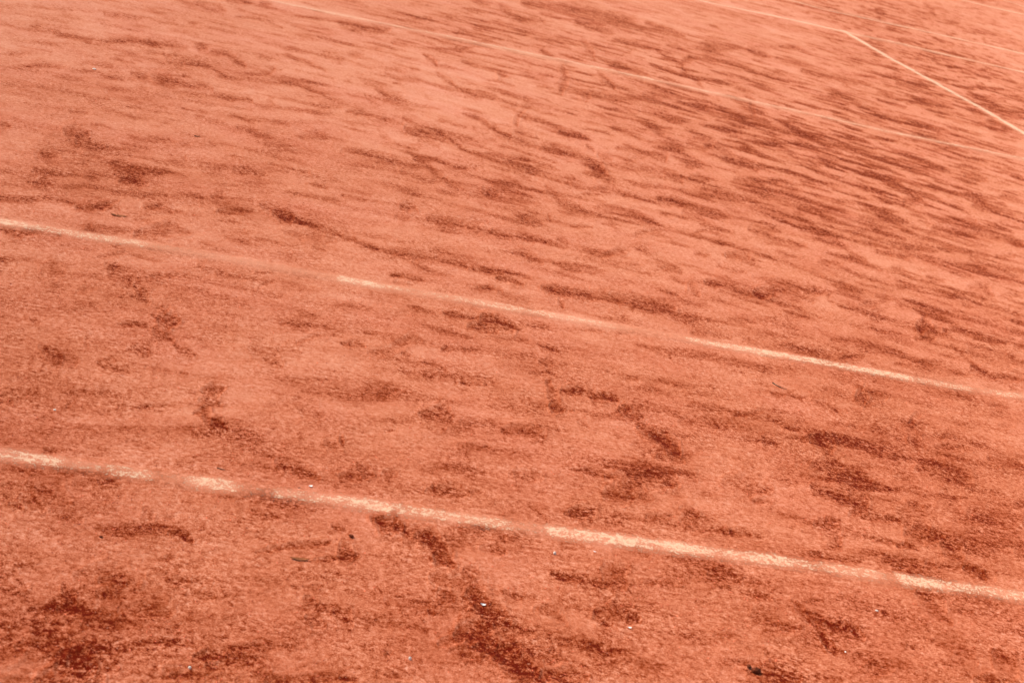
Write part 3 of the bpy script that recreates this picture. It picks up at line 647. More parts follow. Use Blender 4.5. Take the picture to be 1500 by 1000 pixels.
((-4.810,0.163,-4.786,0.160),(156,-17.7,22.3,-71.5),0.45),
((-4.708,0.146,-4.709,0.120),(288,-39.8,41,-135),0.60),
((-4.723,0.110,-4.676,0.124,-4.632,0.122),(134,-19.8,19.1,-63.5),0.50),
((-4.631,0.127,-4.599,0.137),(332,-54.2,47.2,-158),0.50),
((-4.751,0.045,-4.710,0.062),(516,-69.7,72.1,-246),0.30),
((-4.505,0.264,-4.475,0.257,-4.450,0.248),(105,-20.5,15.4,-49.4),0.45),
((-4.501,0.282,-4.491,0.252),(190,-35.8,27.8,-88.4),0.40),
((-4.353,0.323,-4.306,0.315,-4.259,0.307),(203,-47.8,30,-96.1),0.65),
((-4.272,0.297,-4.200,0.319,-4.122,0.320),(90.1,-23.7,13.3,-43.4),0.60),
((-4.197,0.332,-4.120,0.367,-4.104,0.325),(118,-32.7,17.6,-57),0.55),
((-4.296,0.222,-4.247,0.226),(61.9,-15.5,8.98,-30.2),0.50),
((-4.243,0.260,-4.209,0.226),(61.3,-16,8.92,-29.9),0.40),
((-4.103,0.470,-4.045,0.476),(101,-28.6,15.3,-47.3),0.50),
((-4.136,0.270,-4.105,0.268),(120,-34.4,17.6,-59.1),0.30),
((-4.504,0.107,-4.489,0.080,-4.476,0.043),(397,-79.5,55.7,-195),0.50),
((-4.415,0.091,-4.363,0.116,-4.386,0.084),(97.2,-22.1,13.7,-48.2),0.50),
((-4.401,0.101,-4.374,0.101),(80.9,-18.4,11.4,-40.1),0.40),
((-4.463,0.183,-4.448,0.182),(385,-78.4,55.3,-185),0.40),
((-4.228,0.134,-4.160,0.148),(208,-57.6,29.7,-105),0.45),
((-4.368,0.073,-4.296,0.073),(129,-31.6,18.1,-65.1),0.25),
((-4.858,-0.064,-4.832,-0.076,-4.814,-0.080),(98.6,-10.9,13.3,-48),0.80),
((-4.847,-0.061,-4.814,-0.071),(98.3,-10.9,13.3,-47.8),0.80),
((-4.814,-0.080,-4.782,-0.090,-4.750,-0.091),(127,-16,17.1,-62.5),0.80),
((-4.769,-0.096,-4.744,-0.117,-4.732,-0.160,-4.720,-0.201),(94.7,-13.2,12.6,-47.7),0.65),
((-4.743,-0.172,-4.725,-0.203),(100,-14.4,13.1,-51.1),0.60),
((-4.764,-0.122,-4.720,-0.138),(181,-25.2,24.1,-90.8),0.50),
((-4.792,-0.130,-4.775,-0.139),(182,-23.2,24.2,-91),0.30),
((-4.694,-0.213,-4.669,-0.224),(130,-20.8,16.8,-67.3),0.45),
((-4.753,-0.279,-4.699,-0.299,-4.677,-0.327),(64.7,-10.1,8.18,-34.3),0.50),
((-4.756,-0.329,-4.741,-0.342),(92,-13.4,11.5,-49.1),0.40),
((-4.700,-0.308,-4.672,-0.351,-4.640,-0.391),(91.3,-15.6,11.3,-49.4),0.60),
((-4.692,-0.363,-4.652,-0.386),(91.9,-15.8,11.3,-50.2),0.50),
((-4.732,-0.450,-4.707,-0.452,-4.693,-0.472),(67.7,-11.1,8.1,-37.7),0.90),
((-4.785,-0.499,-4.752,-0.477,-4.723,-0.448),(200,-30.1,23.8,-111),0.60),
((-4.713,-0.491,-4.684,-0.515,-4.654,-0.538,-4.621,-0.560),(96,-17.4,11.2,-55),0.75),
((-4.704,-0.489,-4.644,-0.484),(67.9,-12,8.03,-38.4),0.45),
((-4.678,-0.528,-4.643,-0.564,-4.604,-0.578),(80.4,-15.4,9.24,-46.7),0.55),
((-4.601,-0.563,-4.522,-0.548),(108,-23.6,12.4,-63.5),0.70),
((-4.758,-0.515,-4.720,-0.537),(121,-19.2,14.1,-68.9),0.35),
((-4.615,-0.279,-4.612,-0.312),(74.2,-13.8,9.4,-39.9),0.25),
((-4.684,-0.417,-4.609,-0.431),(77.4,-14.1,9.37,-43),0.35),
((-4.615,-0.508,-4.566,-0.476),(195,-40,23.1,-112),0.30),
((-4.933,-0.195,-4.918,-0.217),(91.3,-7.99,11.9,-45.5),0.60),
((-4.937,-0.239,-4.900,-0.212),(229,-20.7,29.7,-115),0.40),
((-4.930,-0.158,-4.907,-0.147),(449,-39.6,59.4,-221),0.60),
((-4.634,-0.125,-4.596,-0.124),(92.4,-16.2,12.3,-47.2),0.40),
((-4.637,-0.031,-4.588,-0.028,-4.585,-0.065),(208,-36.3,28.3,-104),0.40),
((-4.514,-0.185,-4.489,-0.201,-4.432,-0.201,-4.395,-0.205),(212,-47.9,27.6,-113),0.70),
((-4.504,-0.183,-4.449,-0.191),(141,-31,18.5,-74.8),0.30),
((-4.381,-0.125,-4.366,-0.185),(59,-14.6,7.8,-31.5),0.45),
((-4.478,-0.194,-4.372,-0.150),(83.7,-19.6,11,-44.5),0.25),
((-4.477,-0.031,-4.413,-0.034),(450,-98.6,61.5,-229),0.50),
((-4.467,-0.053,-4.417,-0.049),(185,-40.9,25.1,-94.7),0.35),
((-4.347,-0.050,-4.277,-0.051),(79.8,-20.6,10.9,-41.7),0.30),
((-4.575,-0.328,-4.546,-0.338,-4.522,-0.373),(149,-31.1,18.5,-82.1),0.50),
((-4.563,-0.334,-4.532,-0.335),(148,-30.9,18.6,-81.5),0.35),
((-4.447,-0.324,-4.427,-0.336,-4.379,-0.325),(87.1,-21.6,10.9,-48.6),0.55),
((-4.405,-0.281,-4.377,-0.266),(85.4,-21.5,10.9,-47.1),0.50),
((-4.446,-0.356,-4.428,-0.356),(220,-53.7,27.3,-124),0.60),
((-4.573,-0.200,-4.562,-0.201),(538,-104,70.2,-283),0.60),
((-4.790,-0.385,-4.779,-0.399),(235,-32.3,28.8,-127),0.70),
((-4.839,-0.404,-4.814,-0.407),(183,-22.8,22.3,-98.5),0.30),
((-4.864,-0.371,-4.787,-0.361),(118,-14.5,14.5,-62.5),0.30),
((-4.889,-0.557,-4.876,-0.547),(359,-40.1,41.3,-201),0.60),
((-4.578,-0.470,-4.568,-0.476),(465,-97.3,55.3,-266),0.70),
((-4.954,-0.438,-4.939,-0.458),(98.4,-8.61,11.8,-52.7),0.40),
((-4.971,-0.642,-4.948,-0.644),(262,-23.3,29,-150),0.60),
((-4.907,-0.616,-4.854,-0.626),(214,-24.6,23.9,-123),0.40),
((-4.921,-0.352,-4.906,-0.365),(238,-22.7,29.5,-125),0.25),
((-4.487,-0.436,-4.409,-0.443),(113,-27.8,13.6,-64.9),0.25),
((-4.457,-0.224,-4.417,-0.214),(141,-33.1,18.3,-76.2),0.40),
((-4.310,-0.171,-4.236,-0.153),(157,-43.6,20.7,-85),0.30),
((-4.413,-0.489,-4.329,-0.502),(113,-31.3,13.3,-67.1),0.25),
((-3.405,0.697,-3.342,0.703),(188,-81.4,29.7,-91.8),0.55),
((-3.660,0.574,-3.600,0.568,-3.580,0.523,-3.528,0.526),(63.6,-25.2,9.81,-31.3),0.40),
((-3.608,0.514,-3.528,0.526),(93.7,-37.9,14.4,-46.6),0.50),
((-3.611,0.603,-3.579,0.587),(158,-61.5,24.5,-76.6),0.30),
((-3.324,0.655,-3.213,0.650,-3.243,0.601),(65.3,-30.5,10.2,-32.8),0.50),
((-3.246,0.680,-3.244,0.640),(74.7,-34.9,11.7,-37.4),0.30),
((-3.427,0.583,-3.380,0.559),(155,-67.9,24,-77.5),0.30),
((-3.952,0.395,-3.866,0.374),(57,-18.9,8.54,-28),0.40),
((-3.920,0.300,-3.875,0.296),(174,-59.5,25.6,-87.5),0.55),
((-4.064,0.409,-4.042,0.368),(87,-25.7,13,-41.9),0.40),
((-3.811,0.464,-3.712,0.470),(66,-23.9,10,-32.4),0.25),
((-3.719,0.419,-3.671,0.385,-3.621,0.376,-3.664,0.299),(83.1,-32.8,12.4,-42.3),0.55),
((-3.688,0.404,-3.627,0.374),(165,-65.4,24.8,-83.9),0.40),
((-3.770,0.252,-3.717,0.254),(246,-95,35.9,-128),0.75),
((-3.790,0.213,-3.761,0.199,-3.759,0.146),(87.5,-33.8,12.6,-46.1),0.50),
((-3.795,0.126,-3.762,0.124),(118,-46.3,16.8,-63.4),0.30),
((-3.659,0.295,-3.601,0.306,-3.541,0.305),(209,-87.5,30.8,-109),0.60),
((-3.618,0.295,-3.535,0.307),(167,-70.9,24.6,-87.4),0.30),
((-3.549,0.246,-3.514,0.245,-3.455,0.255),(92.7,-41.7,13.5,-49.8),0.75),
((-3.492,0.378,-3.477,0.300),(54.5,-24.2,8.09,-28.6),0.40),
((-3.459,0.423,-3.436,0.406),(107,-47.6,16.1,-55.4),0.35),
((-3.463,0.225,-3.459,0.183,-3.443,0.155),(84,-39.5,12.1,-46.1),0.60),
((-3.499,0.161,-3.457,0.162),(242,-113,34.6,-133),0.50),
((-3.741,0.178,-3.656,0.190),(347,-141,49.9,-185),0.50),
((-3.652,0.186,-3.607,0.181,-3.554,0.168),(245,-106,35.2,-132),0.60),
((-3.606,0.171,-3.554,0.168),(171,-75.3,24.6,-93),0.80),
((-3.652,0.090,-3.585,0.087),(58.4,-25.6,8.22,-32.2),0.35),
((-3.554,0.105,-3.545,0.086),(144,-65.9,20.4,-80.3),0.60),
((-3.465,0.096,-3.440,0.087,-3.434,0.052),(132,-64.3,18.5,-74.7),0.90),
((-3.437,0.093,-3.404,0.065),(114,-56.3,16,-64.7),0.55),
((-3.131,0.557,-3.156,0.588),(300,-151,46.5,-155),0.50),
((-3.052,0.811,-3.002,0.799,-2.954,0.786),(118,-60,19,-59),0.60),
((-3.288,0.412,-3.198,0.414,-3.204,0.376),(62.6,-31.4,9.41,-33.4),0.40),
((-3.337,0.237,-3.300,0.213),(164,-82.2,23.8,-90.5),0.20),
((-3.302,0.544,-3.340,0.409),(52,-24.4,7.92,-27),0.25),
((-4.126,0.195,-4.098,0.181),(108,-31.8,15.5,-54.2),0.50),
((-4.122,0.153,-4.056,0.140),(61.5,-18.7,8.77,-31.4),0.40),
((-4.045,0.121,-3.985,0.122),(122,-40,17.4,-63.5),0.50),
((-4.033,0.125,-4.021,0.112),(263,-85.1,37.3,-136),0.60),
((-3.881,0.062,-3.822,0.057,-3.742,0.062),(201,-78,28.1,-109),0.45),
((-3.867,0.055,-3.824,0.051),(140,-53.2,19.6,-75.8),0.30),
((-4.150,-0.095,-4.120,-0.097,-4.091,-0.118),(116,-36.7,15.5,-62.9),0.50),
((-4.152,-0.086,-4.119,-0.078),(245,-76.2,33,-132),0.50),
((-4.127,-0.070,-4.075,-0.086),(195,-62.4,26.3,-106),0.30),
((-4.068,-0.093,-4.015,-0.090),(161,-54.7,21.7,-88.5),0.25),
((-4.160,-0.144,-4.100,-0.161,-4.032,-0.168),(248,-81.7,32.8,-138),0.45),
((-4.066,-0.148,-4.032,-0.168),(281,-96.7,37.2,-157),0.50),
((-3.991,-0.167,-3.982,-0.228,-3.971,-0.277,-3.967,-0.343,-3.947,-0.355),(182,-69.1,23.2,-107),0.60),
((-3.968,-0.215,-3.949,-0.246,-3.911,-0.251,-3.883,-0.283),(116,-45.3,15,-67.9),0.70),
((-3.938,-0.244,-3.901,-0.253),(165,-64.5,21.2,-96.2),0.70),
((-3.978,-0.320,-3.959,-0.350),(169,-65.6,21.2,-101),0.60),
((-4.093,-0.244,-4.032,-0.282),(50.6,-17.7,6.48,-29.1),0.30),
((-4.054,-0.286,-4.036,-0.291),(156,-56.1,19.8,-90.9),0.40),
((-4.213,-0.346,-4.150,-0.341),(162,-52.2,20.2,-94),0.30),
((-4.218,-0.220,-4.200,-0.225),(256,-77.5,33.2,-143),0.30),
((-3.972,-0.172,-3.912,-0.149),(277,-104,36.6,-157),0.50),
((-3.903,-0.218,-3.890,-0.277),(281,-112,36.1,-165),0.50),
((-3.651,-0.050,-3.639,-0.094,-3.634,-0.168),(91.7,-41.8,12.3,-53.3),0.50),
((-3.645,-0.096,-3.627,-0.129),(91.8,-42.1,12.3,-53.5),0.30),
((-3.601,-0.119,-3.548,-0.111),(228,-109,30.4,-134),0.50),
((-3.782,-0.164,-3.773,-0.167),(237,-101,31.2,-138),0.50),
((-3.858,-0.118,-3.839,-0.150),(127,-50.7,16.9,-72.3),0.30),
((-3.787,-0.297,-3.758,-0.299),(279,-124,35.3,-169),0.70),
((-3.669,-0.298,-3.647,-0.327),(129,-61.8,16.2,-79.3),0.45),
((-3.565,-0.268,-3.572,-0.354),(76.1,-38.6,9.59,-47.5),0.45),
((-3.677,-0.398,-3.615,-0.386),(98.1,-48.7,12,-62.1),0.60),
((-3.699,-0.261,-3.636,-0.283),(76.5,-36.1,9.76,-46.6),0.30),
((-3.899,-0.394,-3.874,-0.405),(81.6,-34.4,9.97,-50.2),0.40),
((-3.859,-0.370,-3.817,-0.366),(287,-124,35.5,-176),0.40),
((-4.216,-0.442,-4.174,-0.441),(309,-102,37.2,-185),0.50),
((-4.175,-0.472,-4.141,-0.481,-4.094,-0.479),(86.6,-30.4,10.3,-52.8),0.65),
((-4.122,-0.399,-4.077,-0.406),(124,-44,15.2,-74.2),0.30),
((-4.218,-0.435,-4.107,-0.436),(179,-60.5,21.6,-107),0.30),
((-4.077,-0.406,-4.039,-0.406),(175,-64.3,21.3,-105),0.30),
((-4.061,-0.465,-3.993,-0.460),(141,-54.3,16.9,-87),0.30),
((-3.264,0.223,-3.258,0.202),(109,-56.4,15.7,-60.7),0.30),
((-3.529,-0.107,-3.410,-0.089),(89.4,-45.1,12,-53),0.20)]
REGIONS=[(-1.943,4.575,(0.6491,-0.2949,-0.07236,-0.3481),0.85),
(-2.531,5.681,(0.7264,-0.2434,-0.09479,-0.4737),0.60),
(-3.434,5.870,(0.8759,-0.1975,0.008512,-0.6422),0.50),
(-3.854,3.069,(1.471,-0.4045,-0.3548,-0.9127),0.50),
(-2.334,2.665,(1.566,-0.8331,-0.1605,-0.7186),0.55),
(-3.447,0.601,(2.01,-1.003,-0.09565,-1.941),0.35),
(-4.707,-0.453,(3.227,-1.135,-1.812,-3.685),0.38),
(-5.389,-0.620,(3.138,0.1811,1.17,-5.519),0.60),
(-5.412,-0.212,(5.206,-0.1204,-0.5389,-5.487),0.25),
(-5.376,1.917,(2.288,0.008446,0.7725,-2.367),0.30),
(-5.015,3.914,(1.03,-0.06587,0.1142,-0.9406),0.28),
(-4.148,0.416,(4.917,-1.507,0.6138,-4.351),0.30),
(0.300,8.112,(0.8266,-0.4383,-0.4286,-0.1667),0.80),
(1.042,11.144,(0.5767,-0.262,-0.06104,-0.4055),0.55)]
LINES={'A':([(-5.577,0.004),(-5.450,0.000),(-5.321,-0.001),(-5.189,0.002),(-5.027,0.000),(-4.861,0.002),(-4.748,-0.001),(-4.604,-0.002),(-4.471,-0.001),(-4.260,0.000),(-4.104,0.003),(-3.944,0.008),(-3.785,0.001),(-3.621,-0.003),(-3.364,-0.001)],[(-5.577,0.60),(-5.540,0.70),(-5.463,0.75),(-5.450,0.30),(-5.386,0.35),(-5.301,0.50),(-5.288,0.20),(-5.232,0.25),(-5.221,0.95),(-5.142,0.90),(-5.122,0.20),(-5.061,0.15),(-5.041,0.45),(-4.903,0.45),(-4.889,1.00),(-4.830,1.00),(-4.811,0.60),(-4.647,0.50),(-4.633,0.75),(-4.567,0.70),(-4.553,0.35),(-4.489,0.35),(-4.479,1.00),(-4.183,0.95),(-4.167,0.80),(-3.896,0.80),(-3.880,0.60),(-3.728,0.55),(-3.711,0.15),(-3.683,0.15),(-3.670,1.00),(-3.573,0.95),(-3.562,0.60),(-3.485,0.50),(-3.468,0.70),(-3.364,0.60)]),
'B':([(-5.713,1.356),(-5.662,1.360),(-5.539,1.360),(-5.360,1.375),(-5.047,1.385),(-4.724,1.363),(-4.567,1.367),(-4.407,1.372),(-4.080,1.369),(-3.745,1.359),(-3.391,1.369),(-3.057,1.354),(-2.898,1.348),(-2.652,1.365)],[(-5.713,0.85),(-5.653,1.00),(-5.609,0.60),(-5.521,0.50),(-5.486,0.65),(-5.342,0.60),(-5.328,0.20),(-5.028,0.20),(-4.990,0.08),(-4.820,0.08),(-4.795,0.85),(-4.714,0.80),(-4.685,0.35),(-4.427,0.40),(-4.387,0.55),(-4.306,0.50),(-4.080,0.50),(-3.998,0.25),(-3.787,0.20),(-3.755,0.65),(-3.691,0.50),(-3.658,0.60),(-3.570,0.85),(-3.057,0.80),(-3.035,0.30),(-2.955,0.50),(-2.861,0.50),(-2.837,0.20),(-2.788,0.25),(-2.739,0.60),(-2.652,0.60)]),
'C':([(-4.451,5.488),(-3.941,5.542),(-3.494,5.553),(-3.215,5.564),(-2.768,5.541),(-2.038,5.539),(-1.368,5.485),(-0.929,5.512),(-0.467,5.561)],[(-4.818,0.50),(-4.451,0.50),(-3.941,0.35),(-3.494,0.45),(-2.961,0.60),(-2.749,0.65),(-2.690,0.35),(-2.172,0.40),(-2.050,0.35),(-1.368,0.50),(-0.467,0.50)]),
'D':([(-1.244,9.463),(-0.429,9.570),(-0.224,9.592),(0.000,9.552),(0.529,9.651),(0.874,9.590),(1.242,9.574),(1.639,9.603)],[(-1.522,0.75),(-0.028,0.85),(0.065,0.50),(0.586,0.60),(1.639,0.75)]),
'E':([(0.071,10.940),(0.239,10.812),(1.223,10.934),(2.358,10.984)],[(-0.626,0.60),(0.937,0.65),(2.358,0.65)]),
'F':([(3.792,15.123),(4.128,15.076),(4.537,15.168)],[(3.412,0.85),(4.537,0.80)]),
'G':([(4.951,16.562),(5.097,16.543),(5.105,16.259)],[(16.359,0.95),(16.259,0.95)]),
'H':([(0.007,9.599),(-0.025,8.639),(-0.000,7.938),(0.015,7.290),(-0.003,6.452)],[(9.599,1.00),(6.452,1.00)])}
# ------------------------------------------------------------------ noise on arrays
_pr = np.random.default_rng(4242); _P = _pr.permutation(2048).astype(np.int32); _a = _pr.uniform(0, 2 * math.pi, 2048)
_GX = np.cos(_a).astype(np.float32); _GY = np.sin(_a).astype(np.float32)
def perlin(x, y, seed=0):
    x0 = np.floor(x); y0 = np.floor(y); fx = (x - x0).astype(np.float32); fy = (y - y0).astype(np.float32)
    ix = (x0.astype(np.int32) + seed * 131) & 2047; iy = y0.astype(np.int32) + seed * 57; ix1 = (ix + 1) & 2047
    u = fx * fx * fx * (fx * (fx * 6 - 15) + 10); v = fy * fy * fy * (fy * (fy * 6 - 15) + 10)
    p0 = _P[ix]; p1 = _P[ix1]; fx1 = fx - 1; fy1 = fy - 1
    h = _P[(p0 + iy) & 2047]; a = _GX[h] * fx + _GY[h] * fy
    h = _P[(p1 + iy) & 2047]; b = _GX[h] * fx1 + _GY[h] * fy
    h = _P[(p0 + iy + 1) & 2047]; c = _GX[h] * fx + _GY[h] * fy1
    h = _P[(p1 + iy + 1) & 2047]; d = _GX[h] * fx1 + _GY[h] * fy1
    a += (b - a) * u; c += (d - c) * u
    return 1.5 * (a + (c - a) * v)
def fbm(x, y, octv=4, seed=0, rough=0.5):
    t = np.zeros_like(x); amp = 1.0; tot = 0
    for o in range(octv):
        t += amp * perlin(x * 2 ** o + o * 7.3, y * 2 ** o - o * 3.1, seed + o); tot += amp; amp *= rough
    return t / tot
def sst(a, b, x):
    t = np.clip((x - a) / (b - a), 0, 1); return t * t * (3 - 2 * t)

# direction in which the drag mat and the players' slides have combed the clay (x, y, degrees)
FLOW = np.array([(-5.54, 3.32, 17), (-5.48, 1.99, 18), (-5.42, 0.65, 20), (-4.44, 0.62, 6), (-4.8, 1.42, 0), (-3.91, 3.53, -24), (-1.94, 4.58, -34), (0.66, 8.88, 2),
    (-2.88, 2.25, -24), (-3.57, 0.52, 2), (-5.19, -0.49, 14), (-4.56, -0.35, 3), (-3.95, -0.21, -8), (-1.0, 6.8, -24), (2.0, 12.0, 0), (-4.6, 6.5, -6), (-3.0, 9.5, -4)])
def flow(x, y):
    w_ = 1e-6 * np.ones_like(x); t_ = np.zeros_like(x)
    for fx, fy, a in FLOW:
        k = 1.0 / (0.15 + (x - fx) ** 2 * 1.6 + (y - fy) ** 2 * 0.55) ** 1.5
        w_ += k; t_ += k * a
    t_ = np.radians(t_ / w_ + 9 * fbm(x * 0.7, y * 0.5, 2, 141)); return np.cos(t_), np.sin(t_)
def combed(x, y, dx, dy, freq, half, octv, seed, n=7):     # noise averaged along the combing direction
    acc = np.zeros_like(x)
    for k in range(n):
        t = (k / (n - 1) * 2 - 1) * half
        bend = 0.5 * t * t
        acc += fbm((x + dx * t - dy * bend) * freq, (y + dy * t + dx * bend) * freq, octv, seed, 0.6)
    return acc / n * 2.1
# ------------------------------------------------------------------ the clay: scuff (dug up, damp soil, painted light and shade) and height
def clay_fields(x, y):
    x = np.asarray(x, float); y = np.asarray(y, float)
    order = np.argsort(y, kind='stable'); xs = x[order]; ys = y[order]
    wx = xs + 0.020 * fbm(xs * 9, ys * 6, 3, 11); wy = ys + 0.030 * fbm(xs * 9, ys * 6, 3, 23)
    ragg = 0.75 * fbm(xs * 17, ys * 11, 3, 37, 0.7) + 0.85 * fbm(xs * 70, ys * 34, 3, 31, 0.75)
    keep = np.ones_like(xs); rim = np.zeros_like(xs)
    brk = 0.62 + 0.55 * sst(-0.25, 0.35, fbm(xs * 21, ys * 13, 3, 301, 0.6))
    for pts, M, s in STROKES:
        M = np.array(M).reshape(2, 2); P = np.array(pts).reshape(-1, 2)
        inv = np.linalg.inv(M); rad = 4.2 * np.abs(inv).sum(1)
        i0 = np.searchsorted(ys, P[:, 1].min() - rad[1]); i1 = np.searchsorted(ys, P[:, 1].max() + rad[1])
        if i1 <= i0: continue
        sel = np.nonzero((xs[i0:i1] > P[:, 0].min() - rad[0]) & (xs[i0:i1] < P[:, 0].max() + rad[0]))[0] + i0
        if len(sel) == 0: continue
        q = np.stack([wx[sel], wy[sel]], 1) @ M.T; Q = P @ M.T
        # warp limited to a share of the mark's own width
        q0 = np.stack([xs[sel], ys[sel]], 1) @ M.T
        dq = q - q0; ln = np.linalg.norm(dq, axis=1, keepdims=True) + 1e-9
        q = q0 + dq / ln * np.minimum(ln, 0.5)
        d = np.full(len(sel), 1e9)
        L = len(Q) - 1
        for k in range(L):
            a = Q[k]; ab = Q[k + 1] - a; t = np.clip(((q - a) @ ab) / (ab @ ab + 1e-12), 0, 1)
            taper = 1.0
            if k == 0: taper = 0.55 + 0.45 * sst(0, 0.6, t)
            if k == L - 1: taper = taper * (0.45 + 0.55 * sst(1, 0.4, t))
            dd = np.linalg.norm(q - a - t[:, None] * ab, axis=1) / taper
            d = np.minimum(d, dd)
        d = d + ragg[sel] * 0.85
        val = min(1, s * 1.12) * (0.52 * sst(2.2, 0.0, d) + 0.48 * sst(4.4, 0.2, d)) * brk[sel]
        rim[sel] += s * np.exp(-((d - 2.3) / 0.5) ** 2)
        keep[sel] *= 1 - 0.71 * np.clip(val, 0, 1)
    scuff = 1 - keep
    # dense random scuffing where play was busiest
    dens = np.zeros_like(xs)
    for cx, cy, M, a in REGIONS:
        M = np.array(M).reshape(2, 2); q = (np.stack([xs - cx, ys - cy], 1)) @ M.T
        dens = np.maximum(dens, a * np.exp(-(q ** 2).sum(1) * 1.1))
    dx, dy = flow(xs, ys)
    n1 = combed(wx, wy, dx, dy, 6.0, 0.065, 3, 51, 6)
    n4 = combed(wx, wy, dx, dy, 12.5, 0.045, 3, 151, 6)
    n2 = combed(wx, wy, dx, dy, 15.0, 0.055, 3, 67, 5)
    n3 = combed(xs, ys, dx, dy, 1.7, 0.40, 3, 85)
    n0 = fbm(xs * 0.9, ys * 0.6, 3, 91, 0.5)
    thr = 0.34 - 0.36 * dens - 0.12 * n0
    rnd = sst(thr, thr + 0.36, n1 + 0.60 * n2 + 0.10 * ragg) * (0.15 + 0.60 * dens)
    rnd = 1 - (1 - rnd) * (1 - sst(0.25 - 0.26 * dens, 0.50 - 0.24 * dens, n4 + 0.35 * n2 + 0.45 * n3) * (0.13 + 0.58 * dens))
    broad = 0.13 + 0.16 * n0 + 0.17 * n3 + 0.20 * dens
    near = sst(4.2, -1.0, ys)                       # grazing-view brightening painted as tone: paler far off, darker close by
    fine = fbm(xs * 26, ys * 20, 3, 77, 0.7)
    tot = 1 - (1 - scuff) * (1 - rnd) * (1 - np.clip(broad, -0.1, 0.6))
    n5 = combed(xs, ys, dx, dy, 46.0, 0.022, 3, 401, 5)
    n6 = combed(xs, ys, dx, dy, 11.0, 0.30, 3, 501, 9)
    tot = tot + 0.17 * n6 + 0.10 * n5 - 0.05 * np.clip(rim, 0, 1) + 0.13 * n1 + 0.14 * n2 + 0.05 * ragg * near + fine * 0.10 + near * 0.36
    h = 0.0030 * fbm(xs * 2.2, ys * 2.2, 3, 5) + 0.0016 * fbm(xs * 14, ys * 14, 3, 6, 0.6) - 0.0030 * (scuff + 0.7 * rnd) + 0.0024 * np.clip(rim, 0, 1.2)
    o1 = np.empty_like(tot); o2 = np.empty_like(h); o1[order] = tot; o2[order] = h
    return np.clip(o1, -0.2, 1.2), o2
DUST = [(0.0, .022, .12), (1.37, .040, .16), (5.52, .055, .42), (9.58, .060, .50), (10.97, .070, .55), (15.15, .075, .50)]
def chalk_dust(x, y):      # chalk trodden and swept off the lines
    d = np.zeros_like(x); n = 0.7 + 0.9 * fbm(x * 1.3, y * 6, 3, 71)
    for yc, sg, a in DUST: d = np.maximum(d, a * np.exp(-((y - yc + 0.03 * fbm(x * 0.9, y * 0, 2, 73)) / sg) ** 2))
    return np.clip(d * n, 0, 1)

# ------------------------------------------------------------------ materials
def N(nt, t, **kw):
    n = nt.nodes.new(t)
    for k, v in kw.items(): setattr(n, k, v)
    return n
def math_(nt, op, a, b=None, c=None, clamp=False):
    n = N(nt, 'ShaderNodeMath', operation=op, use_clamp=clamp)
    for i, v in enumerate((a, b, c)):
        if v is None: continue
        if isinstance(v, (int, float)): n.inputs[i].default_value = v
        else: nt.links.new(v, n.inputs[i])
    return n.outputs[0]
def noise(nt, vec, scale, detail=4, rough=0.5, sx=1, sy=1, off=0, rot=0):
    mp = N(nt, 'ShaderNodeMapping'); nt.links.new(vec, mp.inputs[0])
    mp.inputs['Scale'].default_value = (sx, sy, 1); mp.inputs['Location'].default_value = (off, off * .7, 0); mp.inputs['Rotation'].default_value = (0, 0, rot)
    n = N(nt, 'ShaderNodeTexNoise'); nt.links.new(mp.outputs[0], n.inputs['Vector'])
    n.inputs['Scale'].default_value = scale; n.inputs['Detail'].default_value = detail; n.inputs['Roughness'].default_value = rough
    return n.outputs[0]
def ramp(nt, fac, stops, interp='LINEAR'):
    r = N(nt, 'ShaderNodeValToRGB'); r.color_ramp.interpolation = interp
    e = r.color_ramp.elements
    while len(e) < len(stops): e.new(0.5)
    for el, (p, c) in zip(e, stops): el.position = p; el.color = (*c, 1)
    nt.links.new(fac, r.inputs[0]); return r.outputs[0]
def mixc(nt, fac, a, b, mode='MIX'):
    n = N(nt, 'ShaderNodeMix', data_type='RGBA', blend_type=mode)
    for idx, v in ((0, fac), (6, a), (7, b)):
        if isinstance(v, (int, float)): n.inputs[idx].default_value = v
        elif isinstance(v, tuple): n.inputs[idx].default_value = (*v, 1)
        else: nt.links.new(v, n.inputs[idx])
    return n.outputs[2]

